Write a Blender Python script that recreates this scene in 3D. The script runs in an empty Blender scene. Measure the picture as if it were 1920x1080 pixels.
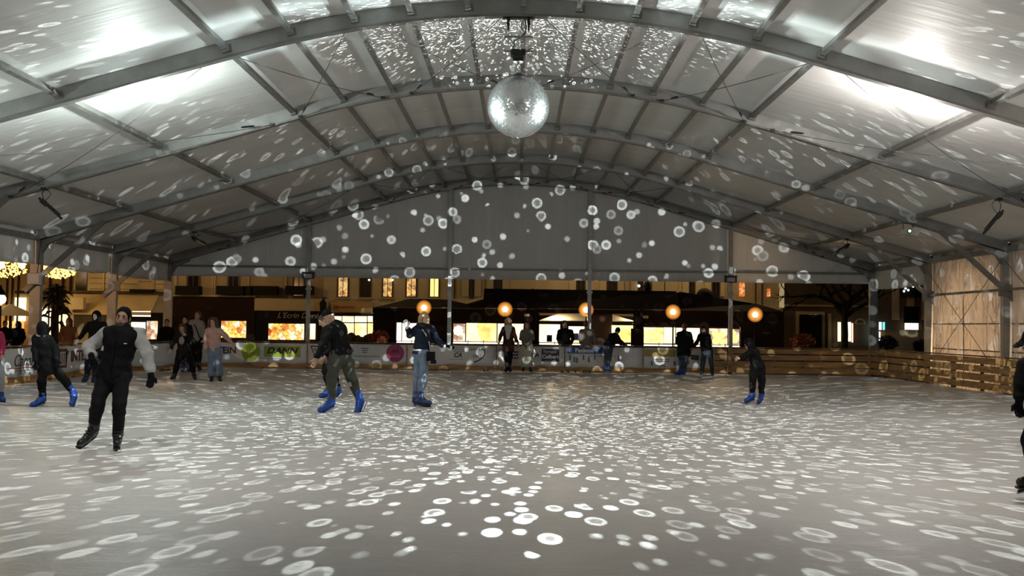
import bpy, bmesh, math, random
import numpy as np
from mathutils import Vector, Matrix, Quaternion
random.seed(7); np.random.seed(7)
scene = bpy.context.scene
COL = scene.collection
R = math.radians
PI = math.pi

# ------------------------------------------------------------------ camera
FPX = 1932.0                      # focal length in pixels of the 1920 px wide frame
CAMZ = 1.55
_y = Vector((14 / FPX, -70.2 / FPX, -1)).normalized()
_h = Vector((1, -0.0125, 0))
_x = (_h - _h.dot(_y) * _y).normalized()
_z = _x.cross(_y)
W2C = Matrix((( _x.x, _y.x, _z.x), (_x.y, _y.y, _z.y), (_x.z, _y.z, _z.z)))
C2W = W2C.transposed()
cam_data = bpy.data.cameras.new('camera')
cam_data.sensor_width = 36.0
cam_data.lens = 36.0 * FPX / 1920.0
cam_data.clip_end = 400
cam = bpy.data.objects.new('camera', cam_data)
COL.objects.link(cam)
cam.matrix_world = Matrix.Translation((0, 0, CAMZ)) @ C2W.to_4x4()
scene.camera = cam

def ray(px, py):
    return C2W @ Vector(((px - 960) / FPX, -(py - 540) / FPX, -1))
def at(px, py, Y):
    """the point of the place that the photograph shows at (px, py), Y metres into the tent"""
    r = ray(px, py)
    return Vector((0, 0, CAMZ)) + r * (Y / r.y)
def onground(px, py):
    r = ray(px, py)
    return Vector((0, 0, CAMZ)) + r * (-CAMZ / r.z)

# ------------------------------------------------------------------ materials
MATS = {}
def mat(name, color, rough=0.6, metal=0.0, var=0.0, vscale=8.0, bump=0.0, bscale=30.0, stretch=(1, 1, 1), spec=0.5, coat=0.0):
    if name in MATS: return MATS[name]
    m = bpy.data.materials.new(name); m.use_nodes = True
    nt = m.node_tree; b = nt.nodes['Principled BSDF']
    b.inputs['Base Color'].default_value = (*color, 1)
    b.inputs['Roughness'].default_value = rough
    b.inputs['Metallic'].default_value = metal
    b.inputs['Specular IOR Level'].default_value = spec
    if coat: b.inputs['Coat Weight'].default_value = coat
    if var or bump:
        tc = nt.nodes.new('ShaderNodeTexCoord')
        mp = nt.nodes.new('ShaderNodeMapping'); mp.inputs['Scale'].default_value = stretch
        nt.links.new(tc.outputs['Object'], mp.inputs['Vector'])
    if var:
        n = nt.nodes.new('ShaderNodeTexNoise'); n.inputs['Scale'].default_value = vscale; n.inputs['Detail'].default_value = 5
        nt.links.new(mp.outputs['Vector'], n.inputs['Vector'])
        r = nt.nodes.new('ShaderNodeValToRGB')
        lo = tuple(max(0, c * (1 - var)) for c in color); hi = tuple(min(1, c * (1 + var)) for c in color)
        r.color_ramp.elements[0].position = 0.3; r.color_ramp.elements[1].position = 0.7
        r.color_ramp.elements[0].color = (*lo, 1); r.color_ramp.elements[1].color = (*hi, 1)
        nt.links.new(n.outputs['Fac'], r.inputs['Fac'])
        nt.links.new(r.outputs['Color'], b.inputs['Base Color'])
    if bump:
        n2 = nt.nodes.new('ShaderNodeTexNoise'); n2.inputs['Scale'].default_value = bscale; n2.inputs['Detail'].default_value = 4
        nt.links.new(mp.outputs['Vector'], n2.inputs['Vector'])
        bp = nt.nodes.new('ShaderNodeBump'); bp.inputs['Strength'].default_value = bump; bp.inputs['Distance'].default_value = 0.05
        nt.links.new(n2.outputs['Fac'], bp.inputs['Height'])
        nt.links.new(bp.outputs['Normal'], b.inputs['Normal'])
    MATS[name] = m
    return m

def emis(name, color, strength):
    if name in MATS: return MATS[name]
    m = bpy.data.materials.new(name); m.use_nodes = True
    nt = m.node_tree; b = nt.nodes['Principled BSDF']
    b.inputs['Base Color'].default_value = (*[c * .3 for c in color], 1)
    b.inputs['Emission Color'].default_value = (*color, 1)
    b.inputs['Emission Strength'].default_value = strength
    MATS[name] = m
    return m

def lit_window(name, cols, strength, scale=3.0, kind='voronoi', dark=0.25):
    """a lit shop window: patchy goods and lights seen behind the glass"""
    if name in MATS: return MATS[name]
    m = bpy.data.materials.new(name); m.use_nodes = True
    nt = m.node_tree; b = nt.nodes['Principled BSDF']
    tc = nt.nodes.new('ShaderNodeTexCoord')
    if kind == 'voronoi':
        v = nt.nodes.new('ShaderNodeTexVoronoi'); v.inputs['Scale'].default_value = scale
        nt.links.new(tc.outputs['Object'], v.inputs['Vector'])
        sx = nt.nodes.new('ShaderNodeSeparateColor'); nt.links.new(v.outputs['Color'], sx.inputs['Color'])
        fac = sx.outputs['Red']
    else:
        v = nt.nodes.new('ShaderNodeTexNoise'); v.inputs['Scale'].default_value = scale; v.inputs['Detail'].default_value = 4
        nt.links.new(tc.outputs['Object'], v.inputs['Vector']); fac = v.outputs['Fac']
    r = nt.nodes.new('ShaderNodeValToRGB')
    els = r.color_ramp.elements
    n = len(cols)
    lo, hi = (0.0, 1.0) if kind == 'voronoi' else (0.3, 0.7)
    while len(els) < n: els.new(0.5)
    for i, c in enumerate(cols):
        els[i].position = lo + (hi - lo) * i / (n - 1); els[i].color = (*c, 1)
    nt.links.new(fac, r.inputs['Fac'])
    n2 = nt.nodes.new('ShaderNodeTexNoise'); n2.inputs['Scale'].default_value = scale * 2.3; n2.inputs['Detail'].default_value = 3
    nt.links.new(tc.outputs['Object'], n2.inputs['Vector'])
    mr = nt.nodes.new('ShaderNodeMapRange'); mr.inputs['From Min'].default_value = 0.35; mr.inputs['From Max'].default_value = 0.65
    mr.inputs['To Min'].default_value = strength * dark; mr.inputs['To Max'].default_value = strength
    nt.links.new(n2.outputs['Fac'], mr.inputs['Value'])
    b.inputs['Base Color'].default_value = (.2, .17, .12, 1); b.inputs['Roughness'].default_value = 0.3
    nt.links.new(r.outputs['Color'], b.inputs['Emission Color'])
    nt.links.new(mr.outputs['Result'], b.inputs['Emission Strength'])
    MATS[name] = m
    return m

# ------------------------------------------------------------------ mesh builder
class MB:
    def __init__(s): s.v = []; s.f = []; s.sm = []; s.mi = []
    def add(s, vs, fs, smooth=False, mi=0):
        o = len(s.v); s.v += [tuple(v) for v in vs]
        for f in fs: s.f.append(tuple(i + o for i in f)); s.sm.append(smooth); s.mi.append(mi)
    def box(s, c, size, rot=None, mi=0):
        hx, hy, hz = size[0] / 2, size[1] / 2, size[2] / 2
        vs = [Vector((x, y, z)) for x in (-hx, hx) for y in (-hy, hy) for z in (-hz, hz)]
        if rot is not None: vs = [rot @ v for v in vs]
        c = Vector(c)
        s.add([v + c for v in vs], [(0, 1, 3, 2), (4, 6, 7, 5), (0, 4, 5, 1), (2, 3, 7, 6), (0, 2, 6, 4), (1, 5, 7, 3)], mi=mi)
    def bar(s, p, q, w, h, up=(0, 0, 1), mi=0):
        """box section bar from p to q, w across, h along up"""
        p, q = Vector(p), Vector(q); d = (q - p); L = d.length; d.normalize()
        u = Vector(up); u = (u - u.dot(d) * d)
        if u.length < 1e-4: u = Vector((0, 1, 0)) - Vector((0, 1, 0)).dot(d) * d
        u.normalize(); r = d.cross(u)
        s.box((p + q) / 2, (w, L, h), Matrix((r, d, u)).transposed(), mi=mi)
    def tube(s, pts, rad, n=8, caps=True, mi=0):
        pts = [Vector(p) for p in pts]; m = len(pts)
        rads = rad if isinstance(rad, (list, tuple)) else [rad] * m
        rings = []; ref = None
        for i, p in enumerate(pts):
            t = (pts[min(i + 1, m - 1)] - pts[max(i - 1, 0)]).normalized()
            if ref is None: ref = Vector((0, 0, 1)) if abs(t.z) < .9 else Vector((1, 0, 0))
            a = (ref - ref.dot(t) * t).normalized(); b = t.cross(a); ref = a
            rings.append([p + (a * math.cos(2 * PI * k / n) + b * math.sin(2 * PI * k / n)) * rads[i] for k in range(n)])
        vs = [v for r_ in rings for v in r_]; fs = []
        for i in range(m - 1):
            for k in range(n): fs.append((i * n + k, i * n + (k + 1) % n, (i + 1) * n + (k + 1) % n, (i + 1) * n + k))
        s.add(vs, fs, True, mi)
        if caps:
            s.add(rings[0], [tuple(range(n))[::-1]], False, mi); s.add(rings[-1], [tuple(range(n))], False, mi)
    def lathe(s, c, prof, n=16, axis=None, mi=0, smooth=True):
        """profile of (radius, height) about an axis (default z) through c"""
        c = Vector(c); q = Vector((0, 0, 1)).rotation_difference(Vector(axis)) if axis is not None else None
        vs = []
        for r_, z in prof:
            for k in range(n):
                v = Vector((r_ * math.cos(2 * PI * k / n), r_ * math.sin(2 * PI * k / n), z))
                vs.append(c + (q @ v if q else v))
        fs = []
        for i in range(len(prof) - 1):
            for k in range(n): fs.append((i * n + k, i * n + (k + 1) % n, (i + 1) * n + (k + 1) % n, (i + 1) * n + k))
        s.add(vs, fs, smooth, mi)
        if prof[0][0] > 1e-4: s.add(vs[:n], [tuple(range(n))[::-1]], False, mi)
        if prof[-1][0] > 1e-4: s.add(vs[-n:], [tuple(range(n))], False, mi)
    def sphere(s, c, r_, n=16, m=10, sc=(1, 1, 1), mi=0):
        c = Vector(c); vs = []; fs = []
        for i in range(m + 1):
            th = PI * i / m
            for k in range(n):
                ph = 2 * PI * k / n
                vs.append(c + Vector((r_ * sc[0] * math.sin(th) * math.cos(ph), r_ * sc[1] * math.sin(th) * math.sin(ph), r_ * sc[2] * math.cos(th))))
        for i in range(m):
            for k in range(n): fs.append((i * n + k, (i + 1) * n + k, (i + 1) * n + (k + 1) % n, i * n + (k + 1) % n))
        s.add(vs, fs, True, mi)
    def prism(s, poly, ext, mi=0):
        """polygon of 3D points pushed along ext"""
        n = len(poly); e = Vector(ext); a = [Vector(p) for p in poly]; b = [p + e for p in a]
        fs = [tuple(range(n))[::-1], tuple(range(n, 2 * n))]
        fs += [(i, (i + 1) % n, n + (i + 1) % n, n + i) for i in range(n)]
        s.add(a + b, fs, mi=mi)
    def build(s, name, material, parent=None, loc=None):
        me = bpy.data.meshes.new(name)
        base = worldloc(parent) if parent is not None else Vector((0, 0, 0))
        if parent is None:
            if loc is None and s.v:
                xs, ys, zs = zip(*s.v)
                loc = Vector(((min(xs) + max(xs)) / 2, (min(ys) + max(ys)) / 2, min(zs)))
            off = Vector(loc or (0, 0, 0))
        else: off = base
        me.from_pydata([(v[0] - off.x, v[1] - off.y, v[2] - off.z) for v in s.v], [], s.f)
        me.polygons.foreach_set('use_smooth', s.sm)
        mats = material if isinstance(material, (list, tuple)) else [material]
        for mm in mats: me.materials.append(mm)
        if len(mats) > 1: me.polygons.foreach_set('material_index', s.mi)
        bm = bmesh.new(); bm.from_mesh(me); bmesh.ops.recalc_face_normals(bm, faces=bm.faces); bm.to_mesh(me); bm.free()
        me.update()
        o = bpy.data.objects.new(name, me); COL.objects.link(o)
        if parent is not None: o.parent = parent
        else: o.location = off
        return o

def worldloc(o):
    p = Vector(o.location)
    while o.parent is not None: o = o.parent; p += Vector(o.location)
    return p
def np_mesh(name, verts, faces, material, parent=None):
    """numpy verts/quads to an object under parent (smooth)"""
    me = bpy.data.meshes.new(name)
    off = worldloc(parent) if parent is not None else Vector((0, 0, 0))
    v = verts - np.array(off)
    me.from_pydata(v.tolist(), [], faces.tolist())
    me.polygons.foreach_set('use_smooth', [True] * len(me.polygons))
    for mm in (material if isinstance(material, (list, tuple)) else [material]): me.materials.append(mm)
    me.update()
    o = bpy.data.objects.new(name, me); COL.objects.link(o); o.parent = parent
    return o

def thing(name, label, cat, loc=(0, 0, 0), group=None):
    o = bpy.data.objects.new(name, None); COL.objects.link(o)
    o.empty_display_size = 0.2
    o.location = loc; o['label'] = label; o['category'] = cat
    if group: o['group'] = group
    return o
def tag(o, label, cat, group=None):
    o['label'] = label; o['category'] = cat
    if group: o['group'] = group
    return o
def struct(o):
    o['kind'] = 'structure'; return o
def lettering(text, p, size, material, parent, ydir=None, align='CENTER', name='lettering', depth=0.004, shear=0.0, bold=0.0, xscale=1.0, normal=None):
    """flat raised letters standing upright; p is the centre of the line, ydir the reading direction in plan"""
    cu = bpy.data.curves.new(name, 'FONT'); cu.body = text; cu.size = size; cu.align_x = align; cu.align_y = 'CENTER'
    cu.extrude = depth; cu.shear = shear; cu.offset = bold; cu.resolution_u = 3
    t = bpy.data.objects.new(name, cu); COL.objects.link(t)
    dg = bpy.context.evaluated_depsgraph_get()
    me = bpy.data.meshes.new_from_object(t.evaluated_get(dg))
    bpy.data.objects.remove(t); bpy.data.curves.remove(cu)
    d = Vector(ydir or (1, 0, 0)).normalized(); up = Vector((0, 0, 1)); nrm = d.cross(up)
    M4 = Matrix((d * xscale, up, nrm)).transposed()
    off = worldloc(parent)
    for v in me.vertices: v.co = (M4 @ v.co) + Vector(p) - off
    me.materials.clear(); me.materials.append(material)
    me.name = name
    o = bpy.data.objects.new(name, me); COL.objects.link(o); o.parent = parent
    return o
# ------------------------------------------------------------------ shared materials
ALU = mat('aluminium', (.30, .30, .29), .45, .6, var=.15, vscale=3)
ALU_D = mat('aluminium_dull', (.20, .195, .185), .5, .5, var=.2, vscale=4)
STEEL_D = mat('dark_steel', (.05, .05, .05), .45, .7)
CABLE = mat('cable_steel', (.10, .10, .10), .5, .6)
BLACK = mat('black_plastic', (.012, .012, .012), .45)
GLASSY = mat('lamp_glass', (.45, .46, .47), .12, .0, spec=.8)
CANVAS = mat('roof_canvas', (.66, .66, .65), .55, 0, var=.06, vscale=.7, bump=.25, bscale=2.0, stretch=(.3, 2.6, .3), spec=.35)
GABLE = mat('gable_canvas', (.66, .655, .64), .55, 0, var=.05, vscale=.8, bump=.5, bscale=2.0, stretch=(3.0, 1, .3), spec=.35)
WOOD = mat('barrier_wood', (.30, .165, .055), .6, 0, var=.45, vscale=3, bump=.3, bscale=6, stretch=(.7, .7, 6))
WOOD_D = mat('barrier_wood_dark', (.12, .065, .025), .6, 0, var=.5, vscale=3, bump=.3, bscale=6, stretch=(.7, .7, 6))
BANNER = mat('banner_vinyl', (.62, .62, .62), .45, 0, var=.05, vscale=2, bump=.12, bscale=3, spec=.4)

FY = {'Z': 11.5, 'A': 16.5, 'B': 21.5, 'C': 26.5, 'D': 31.5, 'E': 36.5}
HW = 12.5
def zlow(x):
    x = abs(x)
    return 6.53 - .0322 * x * x if x < 4.5 else 6.53 - .652 - .29 * (x - 4.5)
XS = [-12.5 + .25 * i for i in range(101)]

# ------------------------------------------------------------------ floor, ground, roof, gable wall
def ice_material():
    m = bpy.data.materials.new('rink_ice'); m.use_nodes = True
    nt = m.node_tree; b = nt.nodes['Principled BSDF']; L = nt.links.new
    tc = nt.nodes.new('ShaderNodeTexCoord')
    n = nt.nodes.new('ShaderNodeTexNoise'); n.inputs['Scale'].default_value = .45; n.inputs['Detail'].default_value = 8; n.inputs['Roughness'].default_value = .65
    L(tc.outputs['Object'], n.inputs['Vector'])
    r = nt.nodes.new('ShaderNodeValToRGB'); r.color_ramp.elements[0].position = .3; r.color_ramp.elements[1].position = .75
    r.color_ramp.elements[0].color = (.56, .545, .52, 1); r.color_ramp.elements[1].color = (.68, .665, .645, 1)
    L(n.outputs['Fac'], r.inputs['Fac'])
    # skate scratches: thin curved lines where two stretched noises cross
    hs = None
    for k, (sx, sy, rz, sc) in enumerate(((1, 9, .3, 1.5), (1, 11, -.5, 1.9), (1, 8, 1.2, 1.3), (1, 10, 2.2, 1.7))):
        mp = nt.nodes.new('ShaderNodeMapping'); mp.inputs['Scale'].default_value = (sx, sy, 1); mp.inputs['Rotation'].default_value = (0, 0, rz)
        L(tc.outputs['Object'], mp.inputs['Vector'])
        w = nt.nodes.new('ShaderNodeTexNoise'); w.inputs['Scale'].default_value = sc; w.inputs['Detail'].default_value = 3; w.inputs['Distortion'].default_value = .8
        L(mp.outputs['Vector'], w.inputs['Vector'])
        a = nt.nodes.new('ShaderNodeMath'); a.operation = 'SUBTRACT'; a.inputs[1].default_value = .5; L(w.outputs['Fac'], a.inputs[0])
        c = nt.nodes.new('ShaderNodeMath'); c.operation = 'ABSOLUTE'; L(a.outputs[0], c.inputs[0])
        d = nt.nodes.new('ShaderNodeMapRange'); d.inputs['From Min'].default_value = 0; d.inputs['From Max'].default_value = .03; d.inputs['To Min'].default_value = 1; d.inputs['To Max'].default_value = 0
        L(c.outputs[0], d.inputs['Value'])
        if hs is None: hs = d.outputs['Result']
        else:
            mx = nt.nodes.new('ShaderNodeMath'); mx.operation = 'MAXIMUM'; L(hs, mx.inputs[0]); L(d.outputs['Result'], mx.inputs[1]); hs = mx.outputs[0]
    mixc = nt.nodes.new('ShaderNodeMixRGB'); mixc.blend_type = 'MULTIPLY'; mixc.inputs['Color2'].default_value = (.86, .86, .86, 1)
    sc_ = nt.nodes.new('ShaderNodeMath'); sc_.operation = 'MULTIPLY'; sc_.inputs[1].default_value = .55; L(hs, sc_.inputs[0])
    L(sc_.outputs[0], mixc.inputs['Fac']); L(r.outputs['Color'], mixc.inputs['Color1']); L(mixc.outputs['Color'], b.inputs['Base Color'])
    n3 = nt.nodes.new('ShaderNodeTexNoise'); n3.inputs['Scale'].default_value = 14; n3.inputs['Detail'].default_value = 6
    L(tc.outputs['Object'], n3.inputs['Vector'])
    ad = nt.nodes.new('ShaderNodeMath'); ad.operation = 'MULTIPLY_ADD'; ad.inputs[1].default_value = -.5; L(hs, ad.inputs[0]); L(n3.outputs['Fac'], ad.inputs[2])
    bp = nt.nodes.new('ShaderNodeBump'); bp.inputs['Strength'].default_value = .35; bp.inputs['Distance'].default_value = .02
    L(ad.outputs[0], bp.inputs['Height']); L(bp.outputs['Normal'], b.inputs['Normal'])
    b.inputs['Roughness'].default_value = .42; b.inputs['Specular IOR Level'].default_value = .35
    return m
ICE = ice_material()
m = MB()
m.prism([(-11.95, -6, -.12), (11.95, -6, -.12), (11.95, 33.95, -.12), (11.6, 34.55, -.12), (-10.1, 34.6, -.12), (-11.95, 29, -.12)], (0, 0, .12))
struct(m.build('floor', ICE))
m = MB(); m.box((0, 40, -.2), (160, 130, .1))
struct(m.build('ground', mat('paving', (.10, .085, .07), .6, 0, var=.3, vscale=2)))

def roof():
    vs = []; fs = []; ys = [-3.5 + .5 * j for j in range(81)]
    xs = [-12.55 + .2510 * i for i in range(101)]
    pur = [0, .9, 1.82, 2.73, 3.76, 4.8, 7.5, 10.1, 12.55]
    for y in ys:
        t = ((y - 1.5) % 5.0) / 5.0
        for x in xs:
            ax = abs(x); s = 0
            for a, b_ in zip(pur[:-1], pur[1:]):
                if a <= ax <= b_: s = math.sin(PI * (ax - a) / (b_ - a)) * min(1, (b_ - a) / 2.5)
            vs.append((x, y, zlow(x) + .285 + .05 * s * math.sin(PI * t)))
    n = len(xs)
    for j in range(len(ys) - 1):
        for i in range(n - 1): fs.append((j * n + i, j * n + i + 1, (j + 1) * n + i + 1, (j + 1) * n + i))
    k = MB(); k.add(vs, fs, True)
    o = k.build('ceiling', CANVAS)
    sm = o.modifiers.new('thick', 'SOLIDIFY'); sm.thickness = .01; sm.offset = 1
    struct(o)
roof()
def gable():
    k = MB(); n = len(XS); ROWS = 8
    vs = []
    for x in XS:
        a, b_ = 3.17, zlow(x) + .27
        for r_ in range(ROWS + 1):
            z = a + (b_ - a) * r_ / ROWS
            vs.append((x, 36.62 + .02 * math.sin(x * 2.1) + .008 * math.sin(x * 7 + z), z))
    fs = [(i * (ROWS + 1) + r_, (i + 1) * (ROWS + 1) + r_, (i + 1) * (ROWS + 1) + r_ + 1, i * (ROWS + 1) + r_ + 1) for i in range(n - 1) for r_ in range(ROWS)]
    k.add(vs, fs, True)
    o = k.build('wall_back', GABLE)
    sm = o.modifiers.new('thick', 'SOLIDIFY'); sm.thickness = .01
    struct(o)
gable()
# canvas closing the tent behind the photographer
k = MB(); k.prism([(x, -3.6, zlow(x) + .2) for x in (-12.5, -4.5, 0, 4.5, 12.5)] + [(12.5, -3.6, 0), (-12.5, -3.6, 0)], (0, -.02, 0))
struct(k.build('wall_front', GABLE))

# ------------------------------------------------------------------ arches
def rafter_mesh(Y, x0, x1, zlo, zhi, wd):
    k = MB(); xs = [x for x in XS if x0 - 1e-6 <= x <= x1 + 1e-6]
    vs = []
    for x in xs:
        z = zlow(x)
        vs += [(x, Y - wd / 2, z + zlo), (x, Y + wd / 2, z + zlo), (x, Y + wd / 2, z + zhi), (x, Y - wd / 2, z + zhi)]
    fs = []
    for i in range(len(xs) - 1):
        a = i * 4
        for q in range(4): fs.append((a + q, a + 4 + q, a + 4 + (q + 1) % 4, a + (q + 1) % 4))
    e = (len(xs) - 1) * 4
    fs += [(0, 1, 2, 3), (e + 3, e + 2, e + 1, e)]
    k.add(vs, fs)
    return k
PURLX = [0, .9, 1.82, 2.73, 3.76, 4.8, 7.5, 10.1]
AR_L = {'Z': None,
        'A': 'grey aluminium arch crossing the top of the photo, holding the mirror ball',
        'B': 'grey aluminium arch directly behind the mirror ball, with two black floodlights near the eaves',
        'C': 'grey aluminium arch third from the front, green-eyed projector hanging at its right',
        'D': 'grey aluminium arch fourth from the front, last but one before the gable',
        'E': 'grey aluminium end arch framing the white gable wall'}
for key, Y in FY.items():
    if key == 'Z': continue
    t = thing('arch_frame', AR_L[key], 'tent arch', (0, Y, 0))
    rb = rafter_mesh(Y, -12.5, 12.5, .035, .283, .11)
    ra = rb.build('rafter', ALU, t)
    rafter_mesh(Y, -12.5, 12.5, 0, .04, .14).build('rafter_flange', ALU_D, ra)
    # bolt plates beside the purlin joints
    for sx in (-1, 1):
        for px_ in PURLX[1:]:
            x = sx * px_; sl = (zlow(x + .05) - zlow(x - .05)) / .1; rot = Matrix.Rotation(-math.atan(sl), 3, 'Y')
            p = MB(); p.box((x + .02, Y - .058, zlow(x) + .16), (.16, .012, .13), rot)
            for q in (-.05, .05):
                for w in (-.035, .035):
                    c = Vector((x + .02, Y - .07, zlow(x) + .16)) + rot @ Vector((q, 0, w)); p.box(c, (.022, .016, .022), rot)
            p.build('bolt_plate', ALU_D, t)
    for sx in (-1, 1):
        p = MB(); p.box((sx * 12.5, Y, 1.86), (.26, .13, 3.72)); p.box((sx * 12.5 - sx * .135, Y, 1.8), (.02, .16, 3.4))
        p.box((sx * 12.5, Y, -.06), (.42, .42, .06))
        po = p.build('post', ALU if sx > 0 else ALU, t)
        p = MB(); p.prism([(sx * 12.4, Y - .07, 3.62), (sx * 11.75, Y - .07, 3.80), (sx * 11.75, Y - .07, 3.70), (sx * 12.2, Y - .07, 3.5), (sx * 12.4, Y - .07, 3.2)], (0, .14, 0))
        p.build('eave_gusset', ALU_D, t)
        if key in 'BCD':
            p = MB(); p.bar((sx * 12.75, Y - .09, 2.28), (sx * 10.75, Y - .09, 4.10), .06, .13, up=(0, 0, 1))
            p.box((sx * 12.4, Y - .1, 2.6), (.34, .05, .3))
            p.build('knee_brace', ALU_D, t)
    if key == 'E':
        for i, x in enumerate((-7.48, -2.48, 2.46, 7.44)):
            p = MB(); p.box((x, Y - .1, zlow(x) / 2 - .1), (.13, .12, zlow(x) + .18)); p.box((x, Y - .165, 1.6), (.045, .02, 3.2))
            p.box((x, Y - .1, 2.75), (.2, .16, .07)); p.build('gable_post', ALU, t)
        p = MB(); p.bar((-12.4, Y, 3.53), (12.4, Y, 3.53), .07, .07); p.build('gable_rail', ALU_D, t)

# ------------------------------------------------------------------ purlins, each bay its own bars
ORD = ['', 'first', 'second', 'third', 'fourth', 'fifth', 'sixth', 'seventh']
BAYS = [('Z', 'A', 'in the nearest bay above the photographer', 'nearest bay purlins'), ('A', 'B', 'in the bay right behind the mirror ball', 'mirror ball bay purlins'),
        ('B', 'C', 'in the second bay behind the mirror ball', 'second bay purlins'), ('C', 'D', 'in the third bay behind the mirror ball', 'third bay purlins'),
        ('D', 'E', 'in the last bay before the gable', 'last bay purlins')]
for a, b_, where, grp in BAYS:
    y0, y1 = FY[a] + .06, FY[b_] - .06
    for sx in (-1, 1):
        for i, px_ in enumerate(PURLX):
            if i == 0 and sx > 0: continue
            x = sx * px_
            if a == 'Z' and px_ > 8: continue
            p = MB(); z = zlow(x) + .19
            sl = math.atan((zlow(x + .05) - zlow(x - .05)) / .1)
            rot = Matrix.Rotation(-sl, 3, 'Y')
            p.box((x, (y0 + y1) / 2, z), (.06, y1 - y0, .11), rot)
            p.box(Vector((x, (y0 + y1) / 2, z)) + rot @ Vector((0, 0, -.05)), (.085, y1 - y0 - .02, .015), rot)
            for yy in (y0 + .06, y1 - .06): p.box(Vector((x, yy, z)) + rot @ Vector((0, 0, -.03)), (.1, .08, .1), rot)
            o = p.build('roof_purlin', ALU_D)
            lab = ('grey roof purlin along the ridge ' if i == 0 else 'grey roof purlin, %s %s of the ridge, ' % (ORD[i], 'left' if sx < 0 else 'right')) + where
            tag(o, lab, 'roof bar', grp)
    for sx in (-1, 1):
        if a == 'Z': continue
        p = MB(); p.bar((sx * 12.45, y0, 3.66), (sx * 12.45, y1, 3.66), .1, .14)
        tag(p.build('eave_beam', ALU_D), 'grey eave beam on the %s side %s' % ('left' if sx < 0 else 'right', where), 'roof bar', 'eave beams')

# bracing cables
CBN = {.35: 'innermost', 2.9: 'middle', 5.2: 'outer'}
for a, b_, where in (('A', 'B', 'the mirror ball bay'), ('D', 'E', 'the rear bay')):
    for sx in (-1, 1):
        for (u, v) in ((.35, 2.33), (2.9, 4.65), (5.2, 10.7)):
            for q in (0, 1):
                xa, xb = (u, v) if q == 0 else (v, u)
                P = Vector((sx * xa, FY[a] + .08, zlow(xa) + .02)); Q = Vector((sx * xb, FY[b_] - .08, zlow(xb) + .02))
                pts = [P.lerp(Q, i / 8) - Vector((0, 0, (.16 if u > 5 else .05) * 4 * (i / 8) * (1 - i / 8))) for i in range(9)]
                t = thing('bracing_cable', 'steel cable, %s %s cross of %s, %s towards the gable' % (CBN[u], 'left' if sx < 0 else 'right', where, 'spreading' if q == 0 else 'narrowing'), 'cable', P, 'bracing cables of ' + where)
                p = MB(); p.tube(pts, .007, 5); p.build('cable', CABLE, t)
                p = MB(); d = (Q - P).normalized(); p.tube([Q - d * .75, Q - d * .7, Q - d * .5, Q - d * .45], [.012, .022, .022, .012], 6); p.build('turnbuckle', STEEL_D, t)
                p = MB(); p.box(Q - d * .05, (.08, .06, .05)); p.build('end_bracket', STEEL_D, t)

# ------------------------------------------------------------------ canvas valances and clear side walls
def sheet(name, material, x, ya, yb, za, zb, nx=40, nz=6, amp=.02, fr=3.0):
    k = MB(); vs = []
    for i in range(nx + 1):
        y = ya + (yb - ya) * i / nx
        for j in range(nz + 1):
            z = za + (zb - za) * j / nz
            sg = .05 * math.sin(PI * i / nx) if j == 0 else 0
            vs.append((x + amp * math.sin(y * fr * 2.3 + z) + amp * .5 * math.sin(y * fr * 5.1), y, z - sg))
    fs = [(i * (nz + 1) + j, (i + 1) * (nz + 1) + j, (i + 1) * (nz + 1) + j + 1, i * (nz + 1) + j + 1) for i in range(nx) for j in range(nz)]
    k.add(vs, fs, True); o = k.build(name, material)
    s_ = o.modifiers.new('thick', 'SOLIDIFY'); s_.thickness = .008
    return o
VAL = {('C', 'D'): 'between the two farthest full bays', ('D', 'E'): 'in the last bay before the gable', ('B', 'C'): 'nearest the photographer'}
for (a, b_), w in VAL.items():
    for sx in (-1, 1):
        if sx > 0 and a in 'CB': continue
        o = sheet('canvas_valance', GABLE, sx * 12.52, FY[a] + .1, FY[b_] - .1, 2.98, 3.85, amp=.015)
        tag(o, 'white canvas valance strip under the %s eave %s' % ('left' if sx < 0 else 'right', w), 'canvas strip')
def clear_wall_material():
    m = bpy.data.materials.new('clear_pvc'); m.use_nodes = True; nt = m.node_tree; nt.nodes.clear(); L = nt.links.new
    out = nt.nodes.new('ShaderNodeOutputMaterial')
    tc = nt.nodes.new('ShaderNodeTexCoord'); mp = nt.nodes.new('ShaderNodeMapping'); mp.inputs['Scale'].default_value = (1, 2.6, .8)
    L(tc.outputs['Object'], mp.inputs['Vector'])
    n = nt.nodes.new('ShaderNodeTexNoise'); n.inputs['Scale'].default_value = 2.2; n.inputs['Detail'].default_value = 5; n.inputs['Distortion'].default_value = .6
    L(mp.outputs['Vector'], n.inputs['Vector'])
    bp = nt.nodes.new('ShaderNodeBump'); bp.inputs['Strength'].default_value = 1.0; bp.inputs['Distance'].default_value = .5; L(n.outputs['Fac'], bp.inputs['Height'])
    tr = nt.nodes.new('ShaderNodeBsdfTranslucent'); tr.inputs['Color'].default_value = (.80, .76, .72, 1)
    gl = nt.nodes.new('ShaderNodeBsdfGlossy'); gl.inputs['Roughness'].default_value = .22; gl.inputs['Color'].default_value = (.55, .55, .55, 1)
    df = nt.nodes.new('ShaderNodeBsdfDiffuse'); df.inputs['Color'].default_value = (.52, .51, .50, 1)
    for s_ in (tr, gl, df): L(bp.outputs['Normal'], s_.inputs['Normal'])
    m1 = nt.nodes.new('ShaderNodeMixShader'); m1.inputs[0].default_value = .45; L(tr.outputs[0], m1.inputs[1]); L(df.outputs[0], m1.inputs[2])
    m2 = nt.nodes.new('ShaderNodeMixShader'); m2.inputs[0].default_value = .28; L(m1.outputs[0], m2.inputs[1]); L(gl.outputs[0], m2.inputs[2])
    L(m2.outputs[0], out.inputs['Surface'])
    return m
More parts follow.
